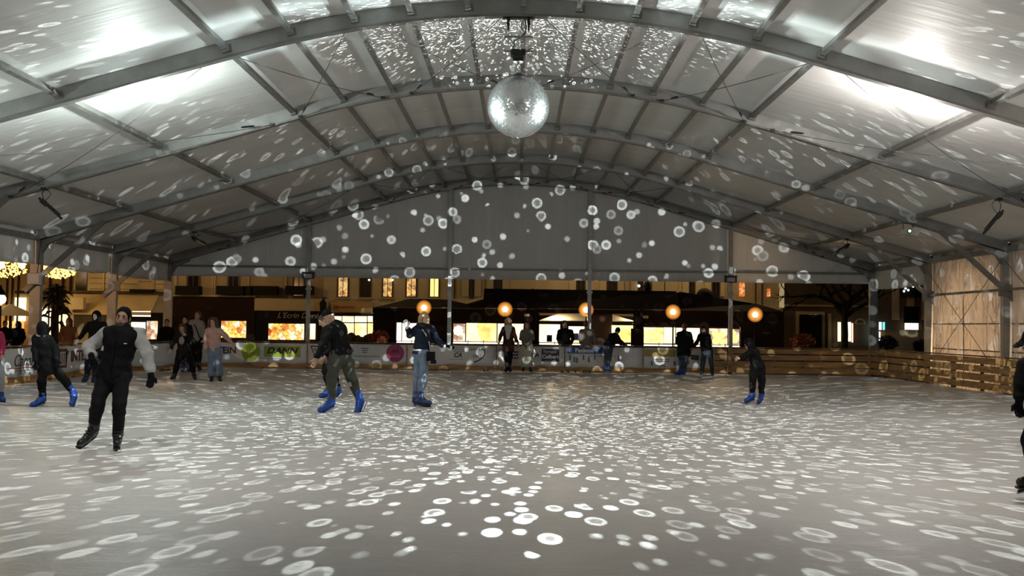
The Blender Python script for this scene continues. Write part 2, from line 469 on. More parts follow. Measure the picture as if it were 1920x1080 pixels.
CLEAR = clear_wall_material()
SEAM = mat('pvc_seam', (.20, .15, .10), .5)
for n_, (a, b_) in enumerate((('C', 'D'), ('B', 'C'))):
    o = sheet('wall_right' if n_ == 0 else 'wall_right_near', CLEAR, 12.56, FY[a] + .1, FY[b_] - .1, -.12, 3.85, nx=110, nz=14, amp=.03, fr=3.2)
    struct(o)
    ym = (FY[a] + FY[b_]) / 2
    p = MB(); p.box((12.535, ym + .2, 1.3), (.012, .05, 2.5)); p.build('welded_seam', SEAM, o)
    for z_ in (1.02, 1.75): p = MB(); p.box((12.535, ym, z_), (.012, 4.7, .035)); p.build('welded_seam', SEAM, o)
    t = thing('side_rail', 'horizontal grey rail across the clear side wall, %s' % ('in the bay beside the far corner' if n_ == 0 else 'at the right edge of the photo'), 'rail', (12.42, (FY[a] + FY[b_]) / 2, 2.6))
    p = MB(); p.tube([(12.42, FY[a] + .1, 2.62), (12.42, FY[b_] - .1, 2.62)], .035, 8); p.build('rail', ALU_D, t)
    p = MB(); p.box((12.42, FY[a] + .12, 2.62), (.06, .05, .12)); p.box((12.42, FY[b_] - .12, 2.62), (.06, .05, .12)); p.build('bracket', ALU_D, t)
    for q in (0, 1):
        y0, y1 = (FY[a] + .15, FY[b_] - .15) if q == 0 else (FY[b_] - .15, FY[a] + .15)
        p = MB(); p.tube([(12.38, y0, 3.35), (12.38, y1, .35)], .009, 5)
        tag(p.build('bracing_cable', CABLE), 'diagonal cable on the clear side wall %s, falling %s' % ('beside the far corner' if n_ == 0 else 'at the right edge', 'away from' if q == 0 else 'towards' + ' the photographer' if q else 'the photographer'), 'cable', 'side wall cables')

# ------------------------------------------------------------------ floodlights under the eaves, projector, post boxes
def floodlight(x, Y, z, aim, label):
    t = thing('floodlight', label, 'floodlight', (x, Y, z), 'floodlights under the eaves')
    zr = zlow(x)
    s = -1 if x < 0 else 1
    p = MB(); p.tube([(x, Y, zr - .02), (x + s * .03, Y - .03, (zr + z) / 2 + .05), (x, Y, z + .04)], .012, 6); p.box((x, Y, zr + .0), (.1, .12, .06)); p.build('bracket', BLACK, t)
    p = MB(); p.tube([(x - s * .08, Y, zr), (x - s * .15, Y, zr - .12), (x - s * .1, Y, z + .12), (x, Y, z)], .008, 6); p.build('cable', BLACK, t)
    d = Vector(aim).normalized(); up = d.cross(Vector((0, 1, 0))).normalized(); up = up if up.z > 0 else -up; up = (up + Vector((0, .25, 0))); up = (up - up.dot(d) * d).normalized(); r_ = d.cross(up)
    rot = Matrix((d, up, r_)).transposed()
    c = Vector((x, Y, z)) + d * .2
    p = MB(); p.box(c, (.52, .05, .36), rot)
    for q in range(6): p.box(c + rot @ Vector((-.17 + q * .07, .03, 0)), (.012, .04, .26), rot)
    p.box(c - d * .2, (.1, .1, .16), rot); p.build('housing', BLACK, t)
    p = MB(); p.box(c + rot @ Vector((.03, -.02, 0)), (.3, .012, .24), rot); p.build('lens', GLASSY, t)
floodlight(-10.0, 21.45, 4.0, (.75, -.1, -.62), 'black floodlight hanging under the left eave, nearest the photographer')
floodlight(-10.0, 31.45, 4.08, (.85, -.1, -.42), 'black floodlight hanging under the left eave, farther one near the gable')
floodlight(9.95, 21.45, 3.97, (-.62, -.1, -.72), 'black floodlight hanging under the right eave, nearest the photographer')
floodlight(9.95, 31.45, 4.08, (-.82, -.1, -.5), 'black floodlight hanging under the right eave, farther one near the gable')
P = at(1706, 436, 26.4)
t = thing('projector', 'white effect projector with a green light, hanging under the right eave', 'projector', P)
p = MB(); p.box(P, (.34, .3, .14), Matrix.Rotation(R(12), 3, 'Y')); p.box(P + Vector((.1, 0, .02)), (.22, .26, .15), Matrix.Rotation(R(12), 3, 'Y')); p.build('housing', mat('projector_white', (.5, .52, .5), .4), t)
p = MB(); p.tube([P + Vector((-.08, -.15, .02)), P + Vector((-.08, -.2, .02))], .06, 12); p.build('lens_ring', STEEL_D, t)
p = MB(); p.sphere(P + Vector((-.08, -.2, .02)), .035, 10, 8); p.build('green_light', emis('green_led', (.25, 1, .35), 7), t)
p = MB(); p.tube([P + Vector((-.15, 0, .05)), P + Vector((-.18, 0, .22)), Vector((P.x - .05, P.y, zlow(P.x)))], .012, 6); p.tube([P + Vector((.12, 0, .05)), P + Vector((.06, 0, .22)), Vector((P.x - .02, P.y, zlow(P.x)))], .012, 6); p.build('bracket', STEEL_D, t)
p = MB(); p.tube([P + Vector((-.14, -.05, -.05)), P + Vector((-.2, -.07, -.12)), P + Vector((-.24, -.05, -.1))], .014, 6); p.build('cable', mat('cable_white', (.5, .5, .5), .5), t)

for px_, py_, lab in ((578, 517, 'small black-framed floodlight on the leftmost gable post'), (1370, 524, 'small black-framed floodlight on the rightmost gable post')):
    P = at(px_, py_, 36.15)
    t = thing('post_floodlight', lab, 'floodlight', P)
    p = MB(); p.box(P, (.42, .1, .22)); p.box(P + Vector((0, -.02, .12)), (.46, .14, .03)); p.box(P + Vector((0, .1, .03)), (.1, .15, .1)); p.build('housing', BLACK, t)
    p = MB(); p.box(P + Vector((0, -.055, -.01)), (.28, .02, .14)); p.build('lens', GLASSY, t)
P = at(66, 523, 26.34)
t = thing('junction_box', 'pale grey junction box on the left arch post beside its brace', 'box', P)
p = MB(); p.box(P, (.34, .16, .28)); p.build('box', mat('box_grey', (.42, .42, .42), .5), t)
p = MB(); p.box(P + Vector((0, -.09, 0)), (.28, .02, .22)); p.build('lid', mat('box_grey2', (.5, .5, .5), .5), t)
p = MB(); p.tube([P + Vector((.05, 0, .14)), P + Vector((.08, 0, .5)), P + Vector((.1, .05, 1.0))], .012, 6); p.build('cable', BLACK, t)

# ------------------------------------------------------------------ mirror ball and its motor rig
BC = at(972, 200, 16.5); BR = .497
t = thing('mirror_ball', 'large sparkling mirror ball hanging under the middle of the front arch', 'mirror ball', BC)
p = MB(); p.sphere(BC, BR - .012, 48, 32); p.build('core', mat('ball_core', (.5, .5, .5), .4), t)
p = MB(); rows = 64; rnd = random.Random(3)
for i in range(1, rows - 1):
    th0 = PI * i / rows; th1 = PI * (i + 1) / rows; tm = (th0 + th1) / 2
    n = max(6, int(2 * PI * math.sin(tm) * rows / PI)); off = rnd.random()
    for k in range(n):
        p0 = 2 * PI * (k + off + .03) / n; p1 = 2 * PI * (k + off + .97) / n; g = .03 * (th1 - th0)
        q = [Vector((math.sin(a) * math.cos(b), math.sin(a) * math.sin(b), math.cos(a))) * BR for a, b in ((th0 + g, p0), (th1 - g, p0), (th1 - g, p1), (th0 + g, p1))]
        c = sum(q, Vector()) / 4
        rad = c.normalized(); east = Vector((-rad.y, rad.x, 0)).normalized(); rt = Quaternion(east, rnd.gauss(0, .085)) @ Quaternion(rad.cross(east), rnd.gauss(0, .035))
        q = [c + rt @ (v - c) for v in q]
        p.add([v + BC for v in q], [(0, 1, 2, 3)])
mm = mat('mirror_tiles', (.92, .95, .96), .24, 1.0)
p.build('mirror_tiles', mm, t)
p = MB(); p.lathe(BC, [(.19, BR * .90), (.17, BR * .96), (.08, BR + .02), (.05, BR + .045), (.0, BR + .05)], 24); p.build('top_cap', STEEL_D, t)
p = MB(); p.sphere(BC + Vector((0, 0, -BR - .004)), .018, 10, 8); p.build('bottom_stud', mat('chrome', (.7, .7, .7), .15, 1), t)
p = MB(); z0, z1 = BC.z + BR + .03, BC.z + BR + .24
nl = 6
for i in range(nl):
    za = z0 + (z1 - z0) * i / nl; h = (z1 - z0) / nl
    ring = []
    for k in range(11):
        a = 2 * PI * k / 10; u = math.cos(a) * .022; w = math.sin(a) * (h * .62)
        ring.append(BC * 1 + Vector((u if i % 2 else 0, 0 if i % 2 else u, za - BC.z + h / 2 + w)))
    p.tube(ring, .006, 5, caps=False)
p.build('chain', mat('chrome', (.7, .7, .7), .15, 1), t)
PM = at(971.5, 104, 16.5)
t = thing('motor_rig', 'black motor on two thin crossbars hung from the arch above the mirror ball', 'motor', PM)
zA = zlow(0)
p = MB(); p.box(PM + Vector((0, 0, .03)), (.24, .2, .10)); p.box(PM + Vector((0, 0, -.06)), (.17, .17, .10)); p.box(PM + Vector((0, -.1, -.01)), (.12, .02, .06)); p.build('motor', BLACK, t)
p = MB(); p.tube([PM + Vector((0, 0, -.1)), PM + Vector((0, 0, -.17))], .014, 8); p.build('shaft', STEEL_D, t)
zb1 = at(971, 69, 16.5).z; zb2 = at(971, 96, 16.5).z
p = MB(); p.bar(PM + Vector((-.23, 0, zb1 - PM.z)), PM + Vector((.24, 0, zb1 - PM.z)), .03, .03); p.build('crossbar', ALU, t)
p = MB(); p.bar(PM + Vector((-.23, 0, zb2 - PM.z)), PM + Vector((.26, 0, zb2 - PM.z)), .03, .03); p.build('crossbar', ALU, t)
for sx in (-1, 1):
    x = PM.x + sx * .165
    p = MB(); p.tube([(x, PM.y, zA - .2), (x, PM.y, zb2)], .005, 5); p.build('wire', mat('wire', (.4, .4, .4), .4, .7), t)
    p = MB(); p.box((x, PM.y, zA - .06), (.05, .1, .12)); p.tube([(x, PM.y, zA - .11), (x, PM.y, zA - .22)], [.025, .012], 8); p.build('beam_clamp', BLACK, t)
    p = MB(); p.tube([(x, PM.y, zb1), (PM.x + sx * .04, PM.y, zb2 + .07)], .006, 5); p.build('brace_wire', CABLE if sx < 0 else mat('wire', (.4, .4, .4), .4, .7), t)
p = MB(); p.box((PM.x, PM.y, zA - .012), (.5, .1, .022)); p.build('mounting_plate', STEEL_D, t)
p = MB(); p.tube([(PM.x + .1, PM.y, zA - .02), (PM.x + .13, PM.y, zA - .15), (PM.x + .11, PM.y, zb1 + .06), (PM.x + .02, PM.y, zb1 - .02), (PM.x - .06, PM.y, zb1 - .06), (PM.x - .08, PM.y, zb2 + .03)], .009, 6)
p.tube([(PM.x + .22 + .07 * math.cos(a), PM.y - .03, zb2 - .03 + .07 * math.sin(a)) for a in [2 * PI * i / 14 for i in range(15)]], .006, 5, caps=False)
p.build('power_cable', BLACK, t)

# ------------------------------------------------------------------ rink barrier
RED = mat('board_base', (.30, .10, .05), .5)
def barrier(P, Q, label, slats, woodmat, group='rink barrier sections'):
    P = Vector((*P, 0)); Q = Vector((*Q, 0)); d = (Q - P).normalized(); L = (Q - P).length
    nrm = Vector((d.y, -d.x, 0))                      # away from the ice when going clockwise seen from above is fixed by caller
    c = (P + Q) / 2
    t = thing('rink_barrier', label, 'rink barrier', c, group)
    for (a, b_) in slats:
        p = MB(); p.bar(P + d * .02 + Vector((0, 0, (a + b_) / 2)), Q - d * .02 + Vector((0, 0, (a + b_) / 2)), .03, b_ - a); p.build('plank', woodmat, t)
    n = max(2, int(round(L / 1.5)) + 1)
    for i in range(n):
        q = P + d * (.06 + (L - .12) * i / (n - 1)) + OUT(P, Q) * .06
        p = MB(); p.box(q + Vector((0, 0, .44)), (.07, .07, .86), Matrix.Rotation(math.atan2(d.y, d.x), 3, 'Z')); p.build('upright', WOOD_D, t)
    p = MB(); p.bar(P + OUT(P, Q) * .05 + Vector((0, 0, .905)), Q + OUT(P, Q) * .05 + Vector((0, 0, .905)), .16, .03); p.build('top_rail', WOOD_D, t)
    return t
CEN = Vector((0, 26, 0))
def OUT(P, Q):
    d = (Q - P).normalized(); n = Vector((d.y, -d.x, 0)); c = (P + Q) / 2
    return n if (c - CEN).dot(n) > 0 else -n
SL_B = [(.06, .20), (.24, .44), (.48, .66), (.70, .86)]
SL_R = [(.07, .24), (.28, .46), (.50, .67), (.71, .87)]
LX = -11.85; YB = 34.45
barrier((LX, 17.5), (LX, 23.3), 'wooden barrier section at the left edge, behind the Canal banner', SL_B, WOOD)
barrier((LX, 23.3), (LX, 29.0), 'wooden barrier section on the left side, behind the YINTERS banner', SL_B, WOOD)
barrier((LX, 29.02), (-10.1, YB), 'slanting wooden barrier section across the far left corner', SL_B, WOOD)
bx = [-10.1, -5.6, -1.1, 3.4, 6.95, 11.6]
bl = ['behind the DANN banner', 'behind the round magenta logo', 'behind the Terrasse Colbert banner', 'behind the bent gold panel, under the two leaning people']
for i in range(4): barrier((bx[i], YB), (bx[i + 1], YB), 'wooden far barrier section ' + bl[i], SL_B, WOOD)
barrier((bx[4], YB), (bx[5], YB - .15), 'bare slatted wooden barrier section at the far right end', SL_R, WOOD)
barrier((11.6, YB - .15), (11.85, 33.6), 'short slatted barrier piece closing the far right corner', SL_R, WOOD)
barrier((11.85, 33.6), (11.85, 28.4), 'slatted wooden barrier section on the right side, next to the far corner', SL_R, WOOD)
barrier((11.85, 28.4), (11.85, 23.2), 'slatted wooden barrier section on the right side, below the clear wall', SL_R, WOOD)
barrier((11.85, 23.2), (11.85, 18.0), 'slatted wooden barrier section at the right edge, behind the hooded person', SL_R, WOOD)

# ------------------------------------------------------------------ banners
INK = mat('ink_black', (.02, .02, .025), .5); INKG = mat('ink_grey', (.18, .18, .19), .5)
CRED = mat('ink_red', (.35, .03, .03), .5); YG = mat('ink_lime', (.33, .38, .03), .5); MAG = mat('ink_magenta', (.30, .02, .10), .5)
BLU = mat('ink_blue', (.02, .05, .20), .5); GLD = mat('panel_gold', (.35, .24, .06), .45); WHT = mat('ink_white', (.75, .75, .75), .5)
def banner(P, Q, z0, z1, label, material=BANNER, name='banner'):
    P = Vector((*P, 0)); Q = Vector((*Q, 0)); d = (Q - P).normalized(); inn = -OUT(P, Q)
    c = (P + Q) / 2 + inn * .03
    t = thing(name, label, 'banner', c + Vector((0, 0, z0)), 'advertising banners on the rink barrier')
    L = (Q - P).length; nx, nz = max(4, int(L * 5)), 5
    vs = []
    for i in range(nx + 1):
        for j in range(nz + 1):
            u = i / nx; z = z0 + (z1 - z0) * j / nz
            lo = -.02 * math.sin(u * L * 3.1) - .012 * math.sin(u * L * 7.7) if j == 0 else 0
            vs.append(P + d * (L * u) + inn * (.03 + .006 * math.sin(u * L * 5 + z * 7)) + Vector((0, 0, z + lo)))
    fs = [(i * (nz + 1) + j, (i + 1) * (nz + 1) + j, (i + 1) * (nz + 1) + j + 1, i * (nz + 1) + j + 1) for i in range(nx) for j in range(nz)]
    k = MB(); k.add(vs, fs, True); o = k.build('sheet', material, t)
    s_ = o.modifiers.new('thick', 'SOLIDIFY'); s_.thickness = .006; s_.offset = 0
    def pt(u, z, e=.045): return P + d * u + inn * e + Vector((0, 0, z))
    return t, d, inn, pt, L
def disc(c, r_, d, nrm, material, t, name='round_logo', squash=1.0):
    p = MB(); up = Vector((0, 0, 1)); n = 28
    vs = [c + d * (math.cos(2 * PI * k / n) * r_) + up * (math.sin(2 * PI * k / n) * r_ * squash) for k in range(n)]
    p.prism(vs, nrm * .004); return p.build(name, material, t)
def rectp(c, w, h, d, nrm, material, t, name='logo_panel'):
    p = MB(); up = Vector((0, 0, 1)); p.prism([c + d * a * w / 2 + up * b_ * h / 2 for a, b_ in ((-1, -1), (1, -1), (1, 1), (-1, 1))], nrm * .004)
    return p.build(name, material, t)
def strokes(lines, rad, material, t, name='logo'):
    p = MB()
    for l in lines: p.tube(l, rad, 5)
    return p.build(name, material, t)
UP = Vector((0, 0, 1))
def rows_of_text(pt, u, z, w, n, dz, material, t, d, name='small_print', h=.018):
    p = MB()
    for i in range(n):
        rr = random.Random(i * 13 + int(u * 100)); x = u - w / 2
        while x < u + w / 2 - .03:
            ww = rr.uniform(.03, .11); ww = min(ww, u + w / 2 - x)
            c = pt(x + ww / 2, z - i * dz); p.bar(c - d * ww / 2, c + d * ww / 2, .004, h); x += ww + .02
    return p.build(name, material, t)

# left side; reading direction runs away from the photographer there
def lpos(py_): return 0
T, d, inn, pt, L = banner((LX, 17.6), (LX, 24.4), .2, .86, 'white banner with a red and black handwritten Canal logo at the left edge')
yc = at(40, 680, 24).y
def yl(px_): # distance along the left barrier seen at px
    r = ray(px_, 680); return LX * r.y / r.x
u = yl(40) - 17.6
lettering('Canal', pt(u, .56), .42, INK, T, d, shear=.3, bold=-.006, name='lettering')
strokes([[pt(u - .75 + i * .15, .395 + .012 * math.sin(i * 1.3)) for i in range(11)]], .010, CRED, T, 'underline_swash')
rows_of_text(pt, u, .33, .8, 1, .05, INKG, T, d)
T, d, inn, pt, L = banner((LX, 24.45), (LX, 28.9), .2, .86, 'white banner with a black YINTERS wordmark and a dark red framed emblem')
u0 = yl(112) - 24.45
rectp(pt(max(.45, u0), .55), .62, .5, d, inn, mat('ink_maroon', (.10, .012, .018), .5), T, 'emblem')
rectp(pt(max(.45, u0), .55, .05), .4, .34, d, inn, BANNER, T, 'emblem_window')
for q in (-.12, 0, .12): rectp(pt(max(.45, u0) + q, .55, .055), .05, .3, d, inn, INK, T, 'emblem_bar')
u1 = yl(146) - 24.45
lettering('Y', pt(u1 - .80, .58), .4, INK, T, d, bold=.012)
lettering('INTERS', pt(u1 + .1, .58), .4, mat('ink_darkred', (.10, .02, .03), .5), T, d, bold=.008)
# slanting corner
T, d, inn, pt, L = banner((LX + .03, 29.05), (-10.12, YB - .05), .2, .86, 'white corner banner with a grey monument emblem and a dark red blotch logo')
um = L * .36
for q in (-.18, -.06, .06, .18): rectp(pt(um + q, .60), .05, .26, d, inn, INKG, T, 'emblem_column')
rectp(pt(um, .76), .5, .05, d, inn, INKG, T, 'emblem_lintel')
rows_of_text(pt, um, .42, .55, 3, .06, INKG, T, d)
ur = L * .72
strokes([[pt(ur - .3, .6), pt(ur - .1, .64), pt(ur + .1, .60), pt(ur + .3, .66)], [pt(ur - .25, .54), pt(ur, .57), pt(ur + .28, .53)], [pt(ur - .2, .68), pt(ur + .1, .70)]], .045, CRED, T, 'blotch_logo')

# far side: from left to right in the photograph
def xb(px_): return at(px_, 660, YB - .05).x
def zb(py_, px_): return at(px_, py_, YB - .05).z
def back_banner(pa, pb, label, z0=.2, z1=.86, material=BANNER):
    t, d, inn, pt, L = banner((xb(pa), YB), (xb(pb), YB), z0, z1, label, material)
    x0 = xb(pa)
    return t, d, inn, (lambda px_, py_, e=.042: Vector((xb(px_), YB - e, zb(py_, px_))))
T, d, inn, q = back_banner(404, 575, 'white banner with a lime green disc and a lime panel reading DANN')
lettering('STEIN', q(421, 657), .30, INK, T, d, bold=.008)
disc(q(470, 659), .31, d, inn, YG, T)
lettering('VCF', q(470, 659, .05), .16, mat('ink_olive', (.16, .19, .02), .5), T, d, bold=.004)
rectp(q(529, 659), 1.22, .36, d, inn, YG, T)
lettering('DANN', q(528, 658, .05), .27, INK, T, d, shear=.3, bold=.012, xscale=1.25)
rows_of_text(lambda u, z: Vector((u, YB - .05, z)), xb(505), zb(672, 505), .7, 1, .05, INKG, T, d)
T, d, inn, q = back_banner(577, 762, 'white banner with a round magenta logo and small grey web address')
strokes([[q(583, 649), q(591, 671), q(602, 650)], [q(583, 649), q(602, 650)]], .02, INK, T, 'triangle_logo')
lettering('B', q(591, 656), .17, INK, T, d)
for k_, dz in enumerate((0, 4, 8)): rectp(q(684, 653 + dz), .25 - .05 * k_, .035, d, inn, INKG, T, 'logo_bar')
rows_of_text(lambda u, z: Vector((u, YB - .05, z)), xb(686), zb(668, 686), .95, 1, .05, INKG, T, d, h=.035)
disc(q(741, 662), .30, d, inn, MAG, T)
strokes([[q(735, 661, .05), q(738, 655, .05), q(741, 661, .05), q(744, 655, .05), q(747, 661, .05)]], .02, mat('ink_plum', (.10, .01, .04), .5), T, 'disc_emblem')
rows_of_text(lambda u, z: Vector((u, YB - .05, z)), xb(741), zb(668, 741), .36, 1, .05, mat('ink_pink', (.5, .2, .28), .5), T, d, h=.03)
T, d, inn, q = back_banner(764, 930, 'white banner with a CA monogram and an arch-shaped swoosh emblem')
rows_of_text(lambda u, z: Vector((u, YB - .05, z)), xb(862), zb(652, 862), .38, 3, .065, INKG, T, d, h=.022)
lettering('CA', q(858, 666), .22, INK, T, d, shear=.3, bold=.006, xscale=.9)
rows_of_text(lambda u, z: Vector((u, YB - .05, z)), xb(858), zb(674, 858), .55, 1, .05, INKG, T, d, h=.015)
strokes([[q(880 + i * 4, 657 - 3.2 * math.sin(PI * i / 7)) for i in range(8)]], .012, INKG, T, 'arch_logo')
strokes([[q(884 + i * 5, 652), q(884 + i * 5, 657)] for i in range(5)], .01, INKG, T, 'arch_logo')
strokes([[q(903, 653), q(908, 656), q(909, 663), q(905, 670), q(897, 676), q(889, 679)]], .022, INK, T, 'swoosh')
lettering('CMA', q(895, 668), .15, INKG, T, d, bold=.003)
T, d, inn, q = back_banner(932, 1058, 'white banner with a black square reading Terrasse Colbert')
lettering('SAU', q(940, 655), .17, INKG, T, d, shear=.3, bold=.004)
rows_of_text(lambda u, z: Vector((u, YB - .05, z)), xb(966), zb(660, 966), .22, 3, .1, INK, T, d, h=.05)
lettering('VIA', q(1003, 666), .18, INK, T, d, bold=.006)
rectp(q(1032, 666), .59, .42, d, inn, mat('ink_violet_black', (.02, .015, .03), .5), T)
lettering('Terrasse', q(1031, 659.5, .05), .13, WHT, T, d, bold=.001)
lettering('Colbert', q(1032, 669, .05), .175, WHT, T, d, bold=.005)
rows_of_text(lambda u, z: Vector((u, YB - .055, z)), xb(1032), zb(676, 1032), .4, 1, .05, INKG, T, d)
T, d, inn, q = back_banner(1060, 1205, 'white banner with a blue band reading Patinoire above small skater silhouettes')
rectp(q(1102, 657), 1.35, .22, d, inn, BLU, T, 'blue_band')
lettering('Patinoire', q(1100, 657.5, .05), .19, WHT, T, d, bold=.006, xscale=1.12)
rows_of_text(lambda u, z: Vector((u, YB - .05, z)), xb(1130), zb(668, 1130), .9, 1, .05, INKG, T, d, h=.025)
for px_, py_ in ((1077, 675), (1082, 676), (1094, 671), (1104, 675), (1115, 670), (1069, 671), (1160, 672)):
    strokes([[q(px_, py_ - 4), q(px_, py_), q(px_ - 1.5, py_ + 4)], [q(px_, py_), q(px_ + 1.8, py_ + 4)], [q(px_ - 2, py_ - 2.5), q(px_ + 2, py_ - 1.5)]], .012, INK, T, 'skater_silhouette')
    disc(q(px_, py_ - 5), .02, d, inn, INK, T, 'skater_silhouette_head')
T, d, inn, q = back_banner(1207, 1340, 'white banner with a dark red line of print, hung left of the bare slats')
rows_of_text(lambda u, z: Vector((u, YB - .05, z)), xb(1243), zb(674, 1243), .5, 2, .06, mat('ink_darkred2', (.15, .02, .02), .5), T, d, h=.03)
rectp(q(1236, 662), 1.1, .24, d, inn, GLD, T, 'gold_panel')
for px_, py_ in ((1222, 681), (1265, 681), (1277, 683), (1290, 679)):
    strokes([[q(px_, py_ - 4), q(px_, py_), q(px_ - 1.5, py_ + 4)], [q(px_, py_), q(px_ + 1.8, py_ + 4)], [q(px_ - 2, py_ - 2.5), q(px_ + 2, py_ - 1.5)]], .012, INK, T, 'skater_silhouette')
strokes([[q(1236, 688), q(1242, 684), q(1248, 688)]], .014, INK, T, 'roof_logo')
strokes([[q(1295, 667), q(1310, 669)], [q(1296, 672), q(1310, 674)]], .04, mat('ink_darkgreen', (.03, .04, .03), .5), T, 'dark_logo')
# ------------------------------------------------------------------ the square around the tent
YF = 50.0
def rc(mb, a, b_, c, d_, Y=YF, th=.1, front=0.0):
    """box whose face shows at px a..c, py b_..d_ when it stands Y metres away; th deep"""
    p0 = at(a, (b_ + d_) / 2, Y); p1 = at(c, (b_ + d_) / 2, Y)
    zt = at((a + c) / 2, b_, Y).z; zb_ = at((a + c) / 2, d_, Y).z
    mb.box(((p0.x + p1.x) / 2, Y + th / 2 - front, (zt + zb_) / 2), (p1.x - p0.x, th, zt - zb_))
def rect(name, material, parent, a, b_, c, d_, Y=YF, th=.1, front=0.0):
    k = MB(); rc(k, a, b_, c, d_, Y, th, front); return k.build(name, material, parent)
def xat(px, Y=YF): return at(px, 600, Y).x
def zat(px, py, Y=YF): return at(px, py, Y).z

STONE = mat('stone_cream', (.40, .33, .20), .8, 0, var=.2, vscale=.6, bump=.3, bscale=3)
STONE2 = mat('stone_dark_beige', (.27, .20, .11), .8, 0, var=.25, vscale=.6, bump=.3, bscale=3)
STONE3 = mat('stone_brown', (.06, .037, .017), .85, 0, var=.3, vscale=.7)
DKWOOD = mat('shopfront_dark_brown', (.014, .006, .003), .7, 0, var=.3, vscale=1, spec=.1)
BLKSHOP = mat('shopfront_black', (.006, .005, .004), .6, spec=.1)
FASCIA = mat('fascia_beige', (.36, .27, .15), .7, var=.1, vscale=1)
AWN = mat('awning_cream', (.46, .36, .19), .8, var=.15, vscale=.8)
IRON = mat('balcony_iron', (.008, .007, .006), .6, spec=.08)
TENTB = mat('terrace_fabric', (.012, .006, .003), .85, 0, var=.25, vscale=.7, bump=.2, bscale=2, spec=.1)
FRAME = mat('window_frame_dark', (.05, .02, .008), .5)
SHUT = mat('shutter_cream', (.42, .36, .22), .6)
DARKGL = mat('dark_glass', (.01, .009, .008), .12, spec=.7)
W_YEL = lit_window('lit_yellow', [(1, .55, .12), (1, .75, .25), (1, .90, .50), (1, .62, .18), (1, .95, .70)], 1.9, 1.6, 'voronoi', .55)
W_CREAM = lit_window('lit_cream', [(1, .72, .34), (1, .86, .55), (1, .80, .42), (1, .93, .72)], 2.0, 1.1, 'voronoi', .75)
W_SHOP = lit_window('lit_shop_goods', [(.5, .06, .02), (1, .55, .08), (1, .78, .28), (1, .93, .65), (.75, .30, .05), (1, .72, .2)], 1.7, 4.0, 'voronoi', .35)
W_ORG = lit_window('lit_orange', [(.9, .28, .05), (1, .48, .12), (1, .62, .22), (1, .55, .15)], 1.35, .9, 'voronoi', .6)
W_CURT = lit_window('lit_curtain', [(.35, .10, .02), (1, .45, .10), (1, .70, .28), (.25, .07, .015), (1, .6, .2)], 1.0, 3.2, 'noise', .5)
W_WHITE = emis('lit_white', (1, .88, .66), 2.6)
W_POSTER = lit_window('lit_poster', [(1, .8, .55), (.35, .12, .05), (1, .9, .7), (.8, .4, .2)], 1.3, 2.2, 'noise', .5)

def window(parent, a, b_, c, d_, lit=None, Y=YF, mull=1):
    w = rect('window', FRAME, parent, a, b_, c, d_, Y, .12, .04)
    ins = (c - a) * .14
    rect('pane', lit or DARKGL, w, a + ins, b_ + 1.5, c - ins, d_ - 2, Y, .03, .06)
    if mull: rect('mullion', FRAME, w, (a + c) / 2 - .6, b_ + 1, (a + c) / 2 + .6, d_ - 1, Y, .03, .09)
    return w
# --- far left: warm lit building behind the palm
t = thing('building', 'bright orange-lit stone building behind the palm tree at the far left', 'building', (xat(40, 54), 54, -.15))
rect('wall', mat('stone_warm', (.50, .34, .16), .8, 0, var=.2, vscale=.6), t, -120, 440, 150, 655, 54.2, .4)
rect('shop_panel', W_CREAM, t, 28, 558, 48, 602, 54, .1, .05)
rect('shop_panel', W_ORG, t, 8, 602, 44, 632, 54, .1, .05)
rect('shop_panel', W_CREAM, t, 76, 578, 104, 630, 54, .1, .05)
rect('shop_panel', W_YEL, t, 106, 586, 126, 628, 54, .1, .05)
rect('shop_panel', W_WHITE, t, 140, 598, 152, 626, 54, .1, .05)
rect('shop_panel', W_ORG, t, -40, 560, 2, 632, 54, .1, .05)
for x in (12, 22, 33, 68, 92, 116, 130): rect('pilaster', FRAME, t, x, 515, x + 2.5, 650, 54, .12, .12)
rect('ledge', STONE3, t, 32, 546, 150, 551, 54, .2, .25)
# --- fairy lights over the street: hundreds of tiny bulbs in nets
def fairy(name, label, a, b_, c, d_, n, Y):
    k = MB(); rr = random.Random(5)
    for i in range(n):
        px_ = rr.uniform(a, c); py_ = rr.uniform(b_, d_); 
        py_ = b_ + (py_ - b_) * (1 - .25 * ((px_ - a) / (c - a) - .5) ** 2 * 4)
        p = at(px_, py_, Y + rr.uniform(-1.5, 1.5)); r_ = rr.uniform(.025, .05)
        k.add([p + Vector(v) * r_ for v in ((1, 0, 0), (-1, 0, 0), (0, 1, 0), (0, -1, 0), (0, 0, 1), (0, 0, -1))],
              [(0, 2, 4), (2, 1, 4), (1, 3, 4), (3, 0, 4), (2, 0, 5), (1, 2, 5), (3, 1, 5), (0, 3, 5)])
    o = k.build(name, emis('fairy_bulb', (1, .55, .10), 5)); o['kind'] = 'stuff'
    tag(o, label, 'fairy lights', None)
fairy('fairy_lights', 'dense net of yellow fairy lights at the left edge, left of the arch post', -30, 478, 50, 521, 420, 46)
fairy('fairy_lights', 'dense net of yellow fairy lights above the palm tree, right of the arch post', 80, 488, 141, 523, 420, 46)
for a, b_ in ((3, 498), (41, 498)):
    p = at(a, b_, 45.6); k = MB(); k.sphere(p, .14, 12, 8)
    tag(k.build('light_ball', emis('violet_ball', (.75, .6, 1), 3.5)), 'glowing pale violet light ball among the fairy lights, %s' % ('at the left edge' if a < 10 else 'beside the arch post'), 'lamp', 'light balls')
